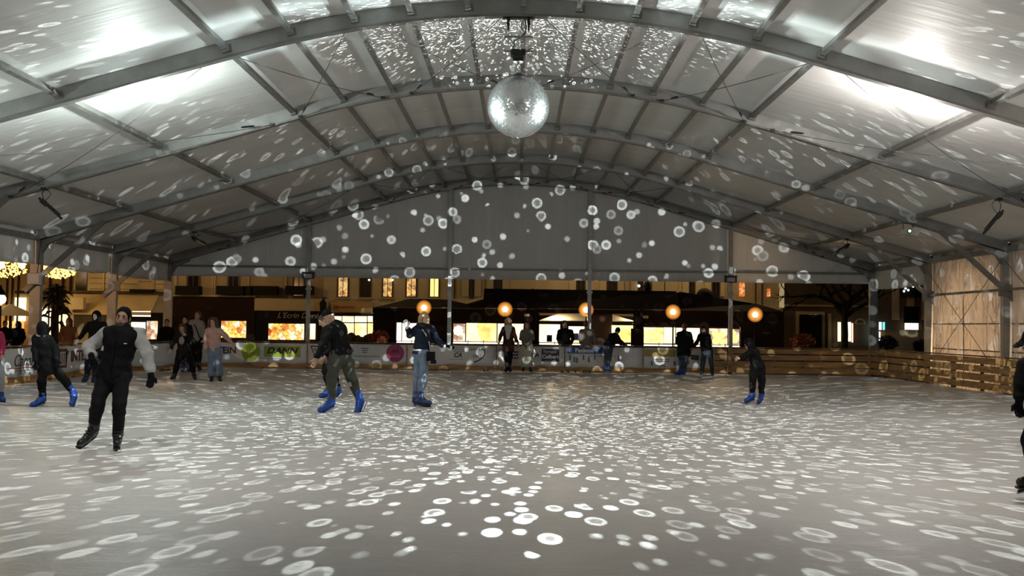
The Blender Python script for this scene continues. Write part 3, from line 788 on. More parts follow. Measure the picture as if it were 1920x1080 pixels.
# street lamp at left edge
p = at(1, 561, 40)
t = thing('street_lamp', 'glowing orange street lamp at the left edge of the photo', 'street lamp', (p.x, 40, -.15))
k = MB(); k.lathe(Vector((p.x, 40, -.15)), [(.14, 0), (.12, .3), (.06, .5), (.05, p.z - .1)], 10); k.build('pole', IRON, t)
k = MB(); k.sphere(p, .20, 14, 10); k.build('glow_globe', emis('lamp_globe_orange', (1, .66, .28), 9), t)
k = MB(); k.lathe(p, [(.2, .16), (.16, .3), (.07, .4), (.02, .55)], 10); k.build('cap', IRON, t)
# parasol at left
p = at(18, 606, 42)
t = thing('parasol', 'olive green parasol standing in the street at the left edge', 'parasol', (p.x, 42, -.15))
k = MB(); k.lathe(Vector((p.x, 42, 0)), [(1.15, zat(18, 592, 42)), (.7, zat(18, 583, 42)), (.05, zat(18, 570, 42)), (0, zat(18, 568, 42))], 8, smooth=False); k.build('canopy', mat('parasol_olive', (.20, .17, .08), .8), t)
k = MB(); k.tube([(p.x, 42, -.15), (p.x, 42, zat(18, 570, 42))], .03, 6); k.build('pole', IRON, t)
# palm tree
p = onground(105, 0) if False else Vector((xat(104, 40), 40, -.15))
t = thing('palm_tree', 'dark palm tree with drooping fronds between the two left arch posts', 'tree', p)
zc = zat(104, 545, 40)
k = MB(); k.tube([(p.x + .03 * math.sin(i), 40, -.15 + (zc + .15) * i / 8) for i in range(9)], [.2, .17, .15, .15, .15, .15, .15, .17, .2], 10); k.build('trunk', mat('palm_trunk', (.035, .018, .008), .9, bump=.5, bscale=12), t)
k = MB(); rr = random.Random(11)
for i in range(46):
    az = 2 * PI * i / 46 * 3 + rr.uniform(-.2, .2); el = rr.uniform(-.7, 1.2); Lf = rr.uniform(.5, .68)
    pts = []
    for s in range(8):
        u = s / 7; pts.append(Vector((p.x, 40, zc)) + Vector((math.cos(az) * math.cos(el) * u * Lf, math.sin(az) * math.cos(el) * u * Lf, math.sin(el) * u * Lf - .55 * u * u * Lf)))
    k.tube(pts, .012, 4)
    for s in range(1, 8):
        for sd in (-1, 1):
            dd = (pts[s] - pts[s - 1]).normalized(); sdv = dd.cross(Vector((0, 0, 1)))
            if sdv.length < .05: sdv = Vector((1, 0, 0))
            sdv.normalize(); e = pts[s] + (sdv * sd * .14 + dd * .12 - Vector((0, 0, .06))) * (1.1 - s / 9)
            w = dd * .022
            k.add([pts[s] - w, pts[s] + w, e], [(0, 1, 2)])
fr = k.build('fronds', mat('palm_frond', (.022, .018, .006), .8), t); 
sm = fr.modifiers.new('thick', 'SOLIDIFY'); sm.thickness = .006
k = MB(); rr = random.Random(5)
for i in range(26):
    az = rr.uniform(0, 2 * PI); L0 = rr.uniform(.3, .62); zz = zc - rr.uniform(.2, 1.3)
    q = Vector((p.x + .12 * math.cos(az), 40 + .12 * math.sin(az), zz)); e = q + Vector((math.cos(az) * L0, math.sin(az) * L0, -.25 + rr.uniform(-.3, .3)))
    k.tube([q, q.lerp(e, .6) + Vector((0, 0, .1)), e], [.02, .06, .01], 5)
k.build('dry_fronds', mat('palm_dry', (.035, .018, .007), .9), t)
# --- cream stone building with awnings
t = thing('building', 'cream stone building with an arched window and long awning, behind the second arch post', 'building', (xat(230), YF, -.15))
rect('wall', STONE, t, 140, 400, 322, 655, YF, .5)
for y in (512, 522, 532, 542): rect('stone_joint', STONE3, t, 168, y, 322, y + .8, YF, .04, .02)
k = MB(); c = at(152, 528, YF - .06); k.prism([c + Vector((-.28, 0, -.55)), c + Vector((.28, 0, -.55))] + [c + Vector((.28 * math.cos(a), 0, .35 + .28 * math.sin(a))) for a in [PI * i / 10 for i in range(11)]], (0, .06, 0)); k.build('arched_window', DARKGL, t)
rect('wall_poster', FASCIA, t, 258, 515, 290, 543, YF, .06, .06)
for i in range(5): rect('poster_mark', STONE3, t, 262 + i * 5, 527, 264 + i * 5, 529, YF, .02, .08)
rect('balcony', IRON, t, 250, 543, 292, 549, YF, .5, .5)
rect('drain_pipe', SHUT, t, 194, 500, 196.5, 545, YF, .08, .08)
rect('ledge', STONE3, t, 140, 546, 322, 550, YF, .3, .3)
k = MB(); P0 = at(126, 551, YF - .1); P1 = at(298, 551, YF - .1); z1 = zat(210, 586, YF)
k.prism([P0, P0 + Vector((0, -1.1, z1 - P0.z)), P0 + Vector((0, -1.1, z1 - P0.z - .12)), P0 + Vector((0, 0, -.12))], (P1.x - P0.x, 0, 0)); k.build('awning', AWN, t)
rect('sign_box', mat('sign_box', (.48, .40, .25), .7), t, 128, 558, 156, 580, YF - 1.5, .3)
for a, b_ in ((248, 583.5), (206, 583.5)): rect('light_strip', W_WHITE, t, a, b_, a + 34, b_ + 2.2, YF - 1.15, .04)
for a, b_ in ((248, 590.5), (206, 590.5)): rect('light_strip', W_WHITE, t, a, b_, a + 34, b_ + 3, YF - 1.15, .04)
rect('shop_recess', BLKSHOP, t, 200, 586, 305, 652, YF - .05, .1, .1)
rect('shop_window', W_YEL, t, 206, 606, 244, 640, YF - .2, .06, .1)
rect('shop_window', W_CREAM, t, 247, 604, 273, 637, YF - .2, .06, .1)
rect('poster', W_POSTER, t, 276, 602, 296, 636, YF - .2, .06, .1)
# --- dark beige building with balconies, two shops
t = thing('building', 'dark beige building with black balconies above a dark brown shop and a black shop', 'building', (xat(450), YF, -.15))
rect('wall', STONE2, t, 322, 400, 607, 655, YF, .5)
for a, c in ((350, 376), (426, 450), (549, 573)): 
    w = window(t, a, 500, c, 556)
for a, c in ((336, 380), (412, 462), (466, 476), (480, 524), (540, 590)):
    b0 = rect('balcony', IRON, t, a, 537, c, 553, YF, .5, .6)
for a in (329, 398, 402, 465, 535): rect('pilaster', FASCIA, t, a, 500, a + 3, 556, YF, .1, .08)
rect('ledge', FASCIA, t, 322, 554, 482, 556.5, YF, .3, .35)
rect('brown_shopfront', DKWOOD, t, 322, 558, 481, 655, YF, .2, .25)
rect('shop_window', W_SHOP, t, 418, 602, 464, 633, YF, .05, .30)
rect('shop_window', W_CREAM, t, 371, 604, 378, 640, YF, .05, .30)
rect('fascia', FASCIA, t, 480, 560, 606, 583, YF, .2, .3)
bk = rect('black_shopfront', BLKSHOP, t, 483, 583, 606, 655, YF, .2, .32)
lettering("L'Ecrin Doré", Vector((xat(561), YF - .4, zat(561, 592))), .38, mat('sign_gold', (.30, .25, .20), .5), t, (1, 0, 0), shear=.35, name='shop_sign')
rect('shop_window', W_SHOP, t, 507, 607, 573, 637, YF, .05, .4)
rect('shop_window', W_CREAM, t, 577, 607, 594, 636, YF, .05, .4)
k = MB(); p = at(606, 562, YF - .7); k.tube([p + Vector((0, .7, .1)), p + Vector((0, 0, .1)), p], .03, 6); k.lathe(p + Vector((0, 0, -.75)), [(.05, 0), (.14, .15), (.17, .6), (.05, .75)], 8); k.build('hanging_lantern', IRON, t)
k = MB(); k.sphere(at(606, 579, YF - .7), .09, 8, 6); k.build('lantern_glow', emis('dim_lantern', (1, .8, .5), .35), t)
# --- long pale building behind the terrace
t = thing('building', 'long pale beige building with lit curtained windows behind the dark terrace', 'building', (xat(1000), YF, -.15))
rect('wall', STONE, t, 607, 400, 1468, 655, YF, .5)
for a, c, l in ((632, 655, W_CURT), (674, 697, None), (716, 738, W_CURT), (760, 783, W_CURT), (804, 825, W_CREAM)):
    window(t, a, 515, c, 558, l if l is not W_CREAM else emis('lit_amber', (1, .62, .2), 1.5)); rect('sill', FASCIA, t, a - 3, 558, c + 3, 560.5, YF, .2, .2)
for px_ in (692, 736): 
    k = MB(); k.sphere(at(px_, 525, YF - .12), .05, 8, 6); k.build('small_light', W_WHITE, t)
rect('drain_pipe', FRAME, t, 851, 500, 853, 560, YF, .1, .1)
for a, c in ((880, 889), (926, 941), (1080, 1098), (1138, 1157), (1196, 1205), (1292, 1303), (1334, 1350)):
    window(t, a, 515, c, 560, None)
    rect('shutter', SHUT, t, a - 13, 517, a - 1, 556, YF, .05, .07); rect('shutter', SHUT, t, c + 1, 517, c + 13, 556, YF, .05, .07)
for a, c in ((1222, 1246), (1246, 1270)): rect('shutter', SHUT, t, a + 1, 517, c - 1, 556, YF, .05, .07)
for a, b_, c, d_ in ((1386, 530, 1396, 556), (1438, 542, 1444, 556)): rect('window', lit_window('lit_redlamp', [(.5, .05, .01), (1, .25, .05), (1, .7, .4)], 1.2, 5, 'noise', .3), t, a, b_, c, d_, YF, .05, .05)
for a in (1358, 1410, 1422): rect('pilaster', FASCIA, t, a, 500, a + 5, 580, YF, .1, .1)
rect('window', emis('lit_dim', (1, .8, .4), .25), t, 1461, 530, 1470, 578, YF, .05, .05)
k = MB(); k.sphere(at(1198, 536, YF - .12), .06, 8, 6); k.build('small_light', emis('lit_cool', (.9, .95, 1), 4), t)
rect('fascia', mat('fascia_amber', (.34, .22, .08), .7), t, 624, 566, 700, 586, YF, .2, .3)
rect('fascia_logo', CRED, t, 628, 573, 636, 580, YF, .02, .33)
rows_of_text(lambda u, z: Vector((u, YF - .33, z)), xat(652), zat(652, 576), .8, 1, .1, CRED, t, Vector((1, 0, 0)), name='fascia_text', h=.07)
rect('shop_frame', BLKSHOP, t, 606, 588, 704, 655, YF, .2, .25)
for a, c in ((628, 642), (644, 665), (667, 689), (691, 701)):
    rect('shop_window', W_CREAM, t, a, 593, c, 604, YF, .05, .3); rect('shop_window', W_YEL, t, a, 606, c, 634, YF, .05, .3)
k = MB(); rr = random.Random(4)
for i in range(26):
    q = at(rr.uniform(618, 704), rr.uniform(632, 642), YF - .8); k.sphere(q, rr.uniform(.12, .26), 7, 5)
k.build('window_planter', mat('planter_dark', (.02, .012, .006), .9), t)

# --- the dark terrace with its tents
YT = 40.0
t = thing('terrace_pavilion', 'long dark brown terrace pavilion with clear lit windows behind the far barrier', 'pavilion', (xat(1050, YT), YT, -.15))
def tentroof(poly, Y, dep, name='roof'):
    k = MB(); k.prism([at(a, b_, Y) for a, b_ in poly], (0, dep, 0)); return k.build(name, TENTB, t)
def slope_roof(x0, x1, ytop0, ytop1, yb, Ytop, Yb, xi0, xi1):
    """front slope of a tent roof: lower edge at Yb, upper edge at Ytop"""
    k = MB(); a = at(x0, yb, Yb); b_ = at(x1, yb, Yb); c = at(xi1, ytop1, Ytop); d_ = at(xi0, ytop0, Ytop)
    back = [Vector((v.x, 2 * Ytop - Yb, v.z)) for v in (a, b_)]
    k.add([a, b_, c, d_, back[0], back[1]], [(0, 1, 2, 3), (3, 2, 5, 4), (0, 3, 4), (1, 5, 2), (0, 4, 5, 1)])
    return k.build('roof', TENTB, t)
slope_roof(699, 908, 560, 562, 577, 42, YT, 770, 840)
slope_roof(840, 1000, 561, 541, 580, 42, YT, 905, 1000)
slope_roof(905, 1275, 541, 546, 580, 42, YT, 908, 1268)
slope_roof(1190, 1470, 547, 570, 584, 42.2, YT, 1275, 1420)
for a, c, y0, y1 in ((699, 905, 577, 604), (905, 1010, 578, 606), (1010, 1200, 579, 588), (1200, 1390, 581, 612), (1390, 1470, 584, 600)):
    rect('valance', TENTB, t, a, y0, c, y1, YT, .06)
for a, y1 in ((699, 577), (905, 578), (1010, 579), (1200, 581)):
    rect('valance_rope', mat('rope_brown', (.10, .05, .02), .7), t, a, y1, a + (190 if a > 1000 else 105 if a > 900 else 205), y1 + 1.4, YT, .03, .04)
for a in (700, 739, 846, 987, 1003, 1190, 1200, 1388): rect('pillar', BLKSHOP, t, a, 578, a + 4, 655, YT, .12, .06)
rect('dark_panel', DKWOOD, t, 699, 604, 741, 655, YT, .05, -.1)
rect('dark_panel', DKWOOD, t, 784, 600, 848, 655, YT, .05, -.1)
rect('dark_panel', DKWOOD, t, 985, 588, 1011, 655, YT, .05, -.1)
rect('wood_column', mat('column_redwood', (.045, .016, .006), .7, var=.3, vscale=2), t, 1104, 584, 1148, 655, YT + .4, .5)
rect('dark_panel', DKWOOD, t, 1188, 588, 1207, 655, YT, .05, -.1)
rect('dark_panel', DKWOOD, t, 1388, 598, 1470, 655, YT, .05, -.1)
rect('dark_frieze', BLKSHOP, t, 1010, 601, 1190, 607, YT + 1.6, .05)
rect('back_wall', DKWOOD, t, 699, 592, 1470, 660, 44.5, .1)
wn = []
for a, b_, c, d_, mt in ((744, 605, 752, 640, W_WHITE), (754, 606, 783, 641, W_CREAM), (848, 607, 872, 641, W_POSTER), (874, 606, 931, 641, W_YEL), (933, 607, 985, 641, W_CREAM),
                        (1011, 608, 1050, 642, W_CREAM), (1066, 612, 1096, 643, W_YEL), (1147, 610, 1187, 642, W_YEL), (1207, 614, 1244, 644, W_YEL), (1245, 614, 1266, 644, W_CREAM),
                        (1268, 615, 1312, 646, W_CREAM), (1330, 616, 1364, 647, W_POSTER), (1366, 617, 1386, 647, W_POSTER)):
    rect('lit_window', mt, t, a, b_, c, d_, YT + .3, .05)
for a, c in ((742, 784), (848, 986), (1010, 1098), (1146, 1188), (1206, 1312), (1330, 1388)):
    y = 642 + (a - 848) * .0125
    rect('glowing_ledge', W_WHITE, t, a, y, c, y + 3, YT + .2, .08)  # ledge emits by itself, imitating light falling on it
    rect('railing', IRON, t, a - 3, y - 1.6, c + 3, y - .6, YT - .1, .04)
    for x in range(int(a), int(c), 29): rect('railing_post', IRON, t, x, y - 4, x + 1.2, 656, YT - .1, .04)
rect('menu_board', BLKSHOP, t, 1025, 628, 1035, 641, YT, .06, .1)
rect('menu_board', DKWOOD, t, 1182, 616, 1206, 648, YT, .06, .2)
for a, b_ in ((983, 588), (1205, 592)): rect('small_sign', FASCIA, t, a, b_, a + 10, b_ + 5, YT, .04, .1)
rect('blue_poster', mat('poster_blue', (.05, .08, .6), .5), t, 1076, 625, 1085, 638, YT, .03, -.2)
# pale flower decorations in the right hand windows
k = MB()
for px_, py_ in ((1341, 626), (1342, 640), (1354, 628), (1356, 642), (1373, 624), (1378, 636), (1347, 634)):
    c = at(px_, py_, YT + .26)
    for i in range(6):
        a = 2 * PI * i / 6; q = c + Vector((math.cos(a) * .085, 0, math.sin(a) * .085)); k.sphere(q, .06, 8, 5, (1, .2, 1))
    k.sphere(c, .05, 8, 5, (1, .3, 1))
k.build('flower_decoration', emis('flower_yellow', (1, .82, .25), 1.3), t)
k = MB()
for px_, py_ in ((859, 620),):
    c = at(px_, py_, YT + .26)
    for i in range(8):
        a = 2 * PI * i / 8; k.sphere(c + Vector((math.cos(a) * .13, 0, math.sin(a) * .13)), .07, 8, 5, (1, .2, 1))
    k.sphere(c, .12, 8, 5, (1, .3, 1))
k.build('snowflake_decoration', emis('flower_white', (1, .9, .6), 1.6), t)
# cream parasols standing inside the terrace
for a, c, y0, y1, xa, xb_, lab in ((1010, 1114, 588, 601, 1046, 1098, 'cream parasol lit inside the terrace, left of the redwood column'), (1140, 1188, 590, 602, 1128, 1150, 'cream parasol lit inside the terrace, right of the redwood column')):
    tt = thing('parasol', lab, 'parasol', (xat((a + c) / 2, 41.6), 41.6, -.15), 'cream terrace parasols')
    k = MB(); k.add([at(a, y1, 41.2), at(c, y1, 41.2), at(xb_, y0, 42.2), at(xa, y0, 42.2), at(a, y1, 43.2), at(c, y1, 43.2)], [(0, 1, 2, 3), (3, 2, 5, 4), (0, 3, 4), (1, 5, 2)])
    o = k.build('canopy', mat('parasol_cream', (.75, .66, .5), .8), tt); s_ = o.modifiers.new('thick', 'SOLIDIFY'); s_.thickness = .02
    k = MB(); k.tube([at((a + c) / 2, 598, 42.2), Vector((at((a + c) / 2, 598, 42.2).x, 42.2, -.15))], .03, 6); k.build('pole', IRON, tt)
# topiary domes showing over the terrace roof
for px_, py_, rx, rz_, lab in ((1321, 556, 16, 16, 'dark round dome-shaped treetop above the right end of the terrace roof'), (1214, 538, 8, 11, 'small dark oval treetop above the terrace roof beside a bright light')):
    c = at(px_, py_, 46.5); s_ = 46.5 / FPX
    tt = thing('clipped_tree', lab, 'tree', (c.x, 46.5, -.15))
    k = MB(); k.sphere(c, 1, 16, 12, (rx * s_, rx * s_, rz_ * s_)); k.build('crown', mat('topiary_dark', (.012, .008, .004), .9, bump=.6, bscale=20), tt)
    k = MB(); k.tube([(c.x, 46.5, -.15), c], .07, 6); k.build('trunk', IRON, tt)
# lamps along the terrace front, halo shells added around each bulb
GL = [(795, 577), (947, 580), (1099, 581), (1262, 585), (1416, 590)]
GN = ['leftmost, above the woman in denim', 'second from the left, above the white-scarfed woman', 'middle one of the row', 'second from the right, above the two leaning people', 'rightmost of the row']
def halo_mat():
    m = bpy.data.materials.new('halo_shells'); m.use_nodes = True; nt = m.node_tree; nt.nodes.clear()
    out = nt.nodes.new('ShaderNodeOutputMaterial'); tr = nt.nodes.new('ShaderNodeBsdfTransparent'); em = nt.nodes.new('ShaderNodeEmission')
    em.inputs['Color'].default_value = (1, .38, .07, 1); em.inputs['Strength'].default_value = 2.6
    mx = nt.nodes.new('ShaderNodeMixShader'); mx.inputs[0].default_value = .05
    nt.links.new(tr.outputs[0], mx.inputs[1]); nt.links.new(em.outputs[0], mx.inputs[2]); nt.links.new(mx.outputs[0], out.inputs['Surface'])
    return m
HALO = halo_mat(); BULB = emis('bulb_glow', (1, .72, .34), 22)
for (px_, py_), n_ in zip(GL, GN):
    p = at(px_, py_, 38.9)
    t = thing('terrace_lamp', 'orange lamp with added halo shells on the terrace front, ' + n_, 'lamp', (p.x, 38.9, -.15), 'terrace lamps')
    k = MB(); k.sphere(p, .105, 14, 10); k.build('bulb', BULB, t)
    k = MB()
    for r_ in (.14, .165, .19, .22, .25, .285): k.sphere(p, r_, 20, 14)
    k.build('glow_globe', HALO, t)  # nested glowing shells that imitate a bloom halo around the bulb
    k = MB(); k.lathe(Vector((p.x, 38.9, -.15)), [(.12, 0), (.1, .1), (.03, .2), (.028, p.z - .1)], 8); k.build('pole', IRON, t)
    k = MB(); k.tube([p + Vector((0, 0, -.16)), p + Vector((0, 0, -.1))], .05, 8); k.build('socket', IRON, t)
# --- dark building on the right
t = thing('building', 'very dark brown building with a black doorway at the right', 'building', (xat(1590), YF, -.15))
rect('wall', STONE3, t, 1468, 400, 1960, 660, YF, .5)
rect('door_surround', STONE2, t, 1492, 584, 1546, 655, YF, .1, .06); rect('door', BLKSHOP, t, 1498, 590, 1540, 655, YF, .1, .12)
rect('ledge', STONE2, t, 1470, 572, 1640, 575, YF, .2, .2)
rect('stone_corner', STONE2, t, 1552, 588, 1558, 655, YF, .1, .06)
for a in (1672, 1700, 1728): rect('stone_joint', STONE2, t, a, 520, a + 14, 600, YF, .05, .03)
for a, b_, c, d_, col in ((1568, 604, 1573, 640, (1, .85, .5)), (1587, 604, 1592, 640, (1, .88, .62)), (1594, 606, 1596, 642, (.9, .5, .35)), (1627, 604, 1632, 645, (.45, .95, 1)), (1645, 604, 1649, 640, (.85, .97, 1)), (1652, 604, 1655, 642, (.15, .65, .75))):
    rect('neon_tube', emis('neon_%d' % a, col, 1.6), t, a, b_, c, d_, YF, .08, .3)
k = MB(); c = at(1613, 606, YF - .2); k.tube([c + Vector((math.cos(a) * .22, 0, math.sin(a) * .2)) for a in [PI * i / 8 for i in range(9)]], .03, 6); k.bar(c + Vector((-.2, 0, -.02)), c + Vector((.25, 0, -.02)), .04, .05); k.build('arch_sign', mat('arch_sign', (.55, .4, .25), .5), t)
rect('lit_sign', emis('lit_sign', (1, .9, .7), 2.2), t, 1692, 606, 1716, 618, YF, .1, .4)
rect('sign_back', BLKSHOP, t, 1690, 575, 1718, 606, YF, .1, .4)
rect('dark_box', BLKSHOP, t, 1688, 530, 1722, 556, YF, .3, .3)
for a, b_ in ((1698, 541), (1703, 544), (1712, 537), (1695, 546)):
    k = MB(); k.sphere(at(a, b_, YF - .4), .05, 8, 6); k.build('spot_light', emis('lit_cool', (.9, .95, 1), 4), t)
tt = thing('kiosk_counter', 'pale low counter standing in front of the dark right-hand building', 'counter', (xat(1700, 44), 44, -.15))
rect('front', mat('counter_pale', (.34, .27, .16), .7), tt, 1660, 622, 1745, 660, 44, .6); rect('top', STONE2, tt, 1657, 619, 1748, 622.5, 44, .8, .1)
def bush(px_, py_, rx, rz_, Y, col, label, n=260):
    c = at(px_, py_, Y); s_ = Y / FPX; tt = thing('bush', label, 'bush', (c.x, Y, -.15))
    k = MB(); rr = random.Random(int(px_))
    for i in range(n):
        v = Vector((rr.gauss(0, 1), rr.gauss(0, 1), rr.gauss(0, 1))).normalized() * (rr.random() ** .33)
        q = c + Vector((v.x * rx * s_, v.y * rx * s_ * .6, v.z * rz_ * s_)); d1 = Vector((rr.gauss(0, 1), rr.gauss(0, 1), rr.gauss(0, 1))).normalized() * .09; d2 = d1.orthogonal().normalized() * .045
        k.add([q - d1, q + d2, q + d1, q - d2], [(0, 1, 2, 3)])
    o = k.build('leaves', col, tt); s2 = o.modifiers.new('thick', 'SOLIDIFY'); s2.thickness = .004
    k = MB(); k.tube([(c.x, Y, -.15), (c.x, Y, c.z)], .05, 6); k.build('stem', IRON, tt)
bush(1505, 640, 25, 15, 43, mat('leaf_red', (.22, .05, .015), .7), 'reddish bush behind the right-hand slatted barrier')
bush(1664, 643, 20, 14, 42, mat('leaf_dark', (.012, .012, .008), .8), 'dark leafy bush left of the pale counter')
bush(1728, 648, 16, 12, 42, mat('leaf_dark', (.012, .012, .008), .8), 'dark leafy bush right of the lit sign')
bush(710, 632, 20, 13, 39.5, mat('leaf_red', (.22, .05, .015), .7), 'dark reddish bush at the left end of the terrace')
# bare tree at the right
c = Vector((xat(1583, 46), 46, -.15))
t = thing('bare_tree', 'dark bare tree in front of the right-hand building', 'tree', c)
k = MB(); k.tube([c, c + Vector((.05, 0, 1.5)), c + Vector((0, 0, 3))], [.15, .13, .12], 10); k.build('trunk', IRON, t)
k = MB(); rr = random.Random(9)
def branch(p, d, L, r_, dep):
    pts = [p]; 
    for i in range(4):
        d = (d + Vector((rr.gauss(0, .18), rr.gauss(0, .18), rr.gauss(.02, .12)))).normalized(); pts.append(pts[-1] + d * L / 4)
    k.tube(pts, [r_ * (1 - .12 * i) for i in range(5)], 5, caps=False)
    if dep:
        for i in range(3): branch(pts[-1 - i % 2], (d + Vector((rr.gauss(0, .6), rr.gauss(0, .5), rr.gauss(0, .4)))).normalized(), L * .72, r_ * .55, dep - 1)
for i in range(7): branch(c + Vector((0, 0, 2.2 + .12 * i)), Vector((math.cos(i * 2.4), math.sin(i * 2.4) * .4, .5)).normalized(), 1.5, .11, 3)
k.build('branches', IRON, t)
# ------------------------------------------------------------------ people: smooth-blended surfaces polygonised on a grid
def nrm(v): v = np.asarray(v, float); return v / (np.linalg.norm(v) + 1e-9)
class Field:
    """signed distance field on a grid, built from blended rounded cones and ellipsoids"""
    def __init__(s, lo, hi, h):
        s.h = h; s.lo = np.asarray(lo) - 3 * h; n = np.ceil((np.asarray(hi) - s.lo) / h).astype(int) + 4
        s.n = n; s.v = np.full(n, 1.0, np.float32)
        s.ax = [s.lo[i] + h * np.arange(n[i]) for i in range(3)]
    def _win(s, lo, hi, m):
        sl = []
        for i in range(3):
            a = max(0, int((lo[i] - m - s.lo[i]) / s.h)); b = min(s.n[i], int((hi[i] + m - s.lo[i]) / s.h) + 2)
            if b <= a: return None, None
            sl.append(slice(a, b))
        g = np.meshgrid(*[s.ax[i][sl[i]] for i in range(3)], indexing='ij')
        return tuple(sl), np.stack(g, -1)
    def _blend(s, sl, d, k):
        o = s.v[sl]
        if k <= 0: s.v[sl] = np.minimum(o, d)
        else:
            t = np.clip(.5 + .5 * (o - d) / k, 0, 1); s.v[sl] = o * (1 - t) + d * t - k * t * (1 - t)
    def cone(s, a, b, ra, rb, k=.03, flat=None, fs=.65):
        """rounded cone; flat = unit direction in which it is squashed to fs"""
        a = np.asarray(a, float); b = np.asarray(b, float); r = max(ra, rb)
        sl, p = s._win(np.minimum(a, b), np.maximum(a, b), r + k + .03)
        if sl is None: return
        ab = b - a
        if flat is None:
            t = np.clip(((p - a) @ ab) / (ab @ ab + 1e-9), 0, 1)
            d = np.linalg.norm(p - a - t[..., None] * ab, axis=-1) - (ra + (rb - ra) * t)
        else:
            f = nrm(flat); t = np.clip(((p - a) @ ab) / (ab @ ab + 1e-9), 0, 1)
            q = p - a - t[..., None] * ab; c = q @ f; q = q + (c * (1 / fs - 1))[..., None] * f
            d = (np.linalg.norm(q, axis=-1) - (ra + (rb - ra) * t)) * (.5 + .5 * fs)
        s._blend(sl, d, k)
    def ell(s, c, axes, radii, k=.02):
        c = np.asarray(c, float); A = np.stack([nrm(x) for x in axes]); R_ = np.asarray(radii, float); m = R_.max()
        sl, p = s._win(c - m, c + m, k + .02)
        if sl is None: return
        q = (p - c) @ A.T; l = np.linalg.norm(q / R_, axis=-1); l2 = np.linalg.norm(q / R_ ** 2, axis=-1) + 1e-9
        s._blend(sl, l * (l - 1) / l2, k)
    def cut(s, p, n):
        """remove everything on the side n points to, beyond p"""
        g = np.meshgrid(*s.ax, indexing='ij'); d = sum((g[i] - p[i]) * n[i] for i in range(3))
        s.v = np.maximum(s.v, d.astype(np.float32))
    def carve(s, c, r, k=.01):
        c = np.asarray(c, float); sl, p = s._win(c - r, c + r, k + .02)
        if sl is None: return
        d = r - np.linalg.norm(p - c, axis=-1); o = s.v[sl]; t = np.clip(.5 - .5 * (o - d) / k, 0, 1)
        s.v[sl] = o * (1 - t) + d * t + k * t * (1 - t)
    def folds(s, amp, fr=38, seed=0):
        g = np.meshgrid(*s.ax, indexing='ij'); r = np.random.RandomState(abs(int(seed)) + 1); w = 0
        for i in range(4):
            kx = r.normal(0, 1, 3) * (.5, .5, 1); kx = kx / np.linalg.norm(kx) * fr * r.uniform(.6, 1.5)
            w = w + np.sin(g[0] * kx[0] + g[1] * kx[1] + g[2] * kx[2] + r.uniform(0, 6) + 1.5 * np.sin(g[2] * 9 + i))
        s.v = s.v + (amp * .5 * w).astype(np.float32)
    def mesh(s):
        v = s.v; ins = v < 0; n = np.array(v.shape) - 1
        idx = -np.ones(n, np.int64); acc = np.zeros(tuple(n) + (3,), np.float32); cnt = np.zeros(n, np.float32)
        C = [(i, j, k) for i in (0, 1) for j in (0, 1) for k in (0, 1)]
        def sub(a, c): return a[c[0]:c[0] + n[0], c[1]:c[1] + n[1], c[2]:c[2] + n[2]]
        for c in C:
            for ax in range(3):
                if c[ax]: continue
                e = list(c); e[ax] = 1
                a, b = sub(v, c), sub(v, e); m = (a < 0) != (b < 0)
                if not m.any(): continue
                t = np.where(m, a / np.where(m, a - b, 1), 0)
                for q in range(3): acc[..., q] += np.where(m, c[q] + (t if q == ax else 0), 0)
                cnt += m
        act = cnt > 0; idx[act] = np.arange(act.sum())
        ii = np.argwhere(act)
        P = (ii + acc[act] / cnt[act][:, None]) * s.h + s.lo
        F_ = []
        for ax in range(3):
            u, w = (ax + 1) % 3, (ax + 2) % 3
            sh = [slice(1, n[q]) if q != ax else slice(0, n[q]) for q in range(3)]
            a = ins[tuple(sh)]; sh2 = list(sh); sh2[ax] = slice(1, n[ax] + 1); b = ins[tuple(sh2)]
            for flip, m in ((False, a & ~b), (True, ~a & b)):
                e = np.argwhere(m)
                if not len(e): continue
                for q in range(3):
                    if q != ax: e[:, q] += 1
                def cell(du, dw):
                    k = e.copy(); k[:, u] -= du; k[:, w] -= dw; return idx[k[:, 0], k[:, 1], k[:, 2]]
                qd = np.stack([cell(0, 0), cell(1, 0), cell(1, 1), cell(0, 1)], 1)
                F_.append(qd[:, ::-1] if flip else qd)
        F_ = np.concatenate(F_) if F_ else np.zeros((0, 4), int)
        return P, F_

SKIN = mat('skin', (.42, .25, .17), .55, var=.08, vscale=20)
SKIN_D = mat('skin_tan', (.30, .17, .11), .55, var=.08, vscale=20)
EYE = mat('eye_dark', (.02, .015, .012), .2)
CL = {}
def cloth(name, c, rough=.8, bump=.15):
    return mat('cloth_' + name, c, rough, 0, var=.15, vscale=9, bump=bump, bscale=40, spec=.15)
HAIRM = {'black': mat('hair_black', (.006, .005, .004), .75, spec=.1), 'brown': mat('hair_brown', (.06, .03, .015), .5, bump=.5, bscale=60), 'blond': mat('hair_blond', (.30, .19, .09), .5, bump=.5, bscale=60), 'red': mat('hair_maroon', (.09, .015, .012), .6)}
BLUE = mat('skate_blue', (.012, .062, .30), .38, spec=.4); BLUE_D = mat('skate_blue_dark', (.012, .03, .12), .4); SKB = mat('skate_black', (.012, .012, .013), .4); LACE = mat('skate_lining', (.02, .02, .02), .6)
BLADE = mat('skate_blade', (.6, .6, .62), .25, .9); HOLDER = mat('skate_holder', (.65, .66, .7), .4)

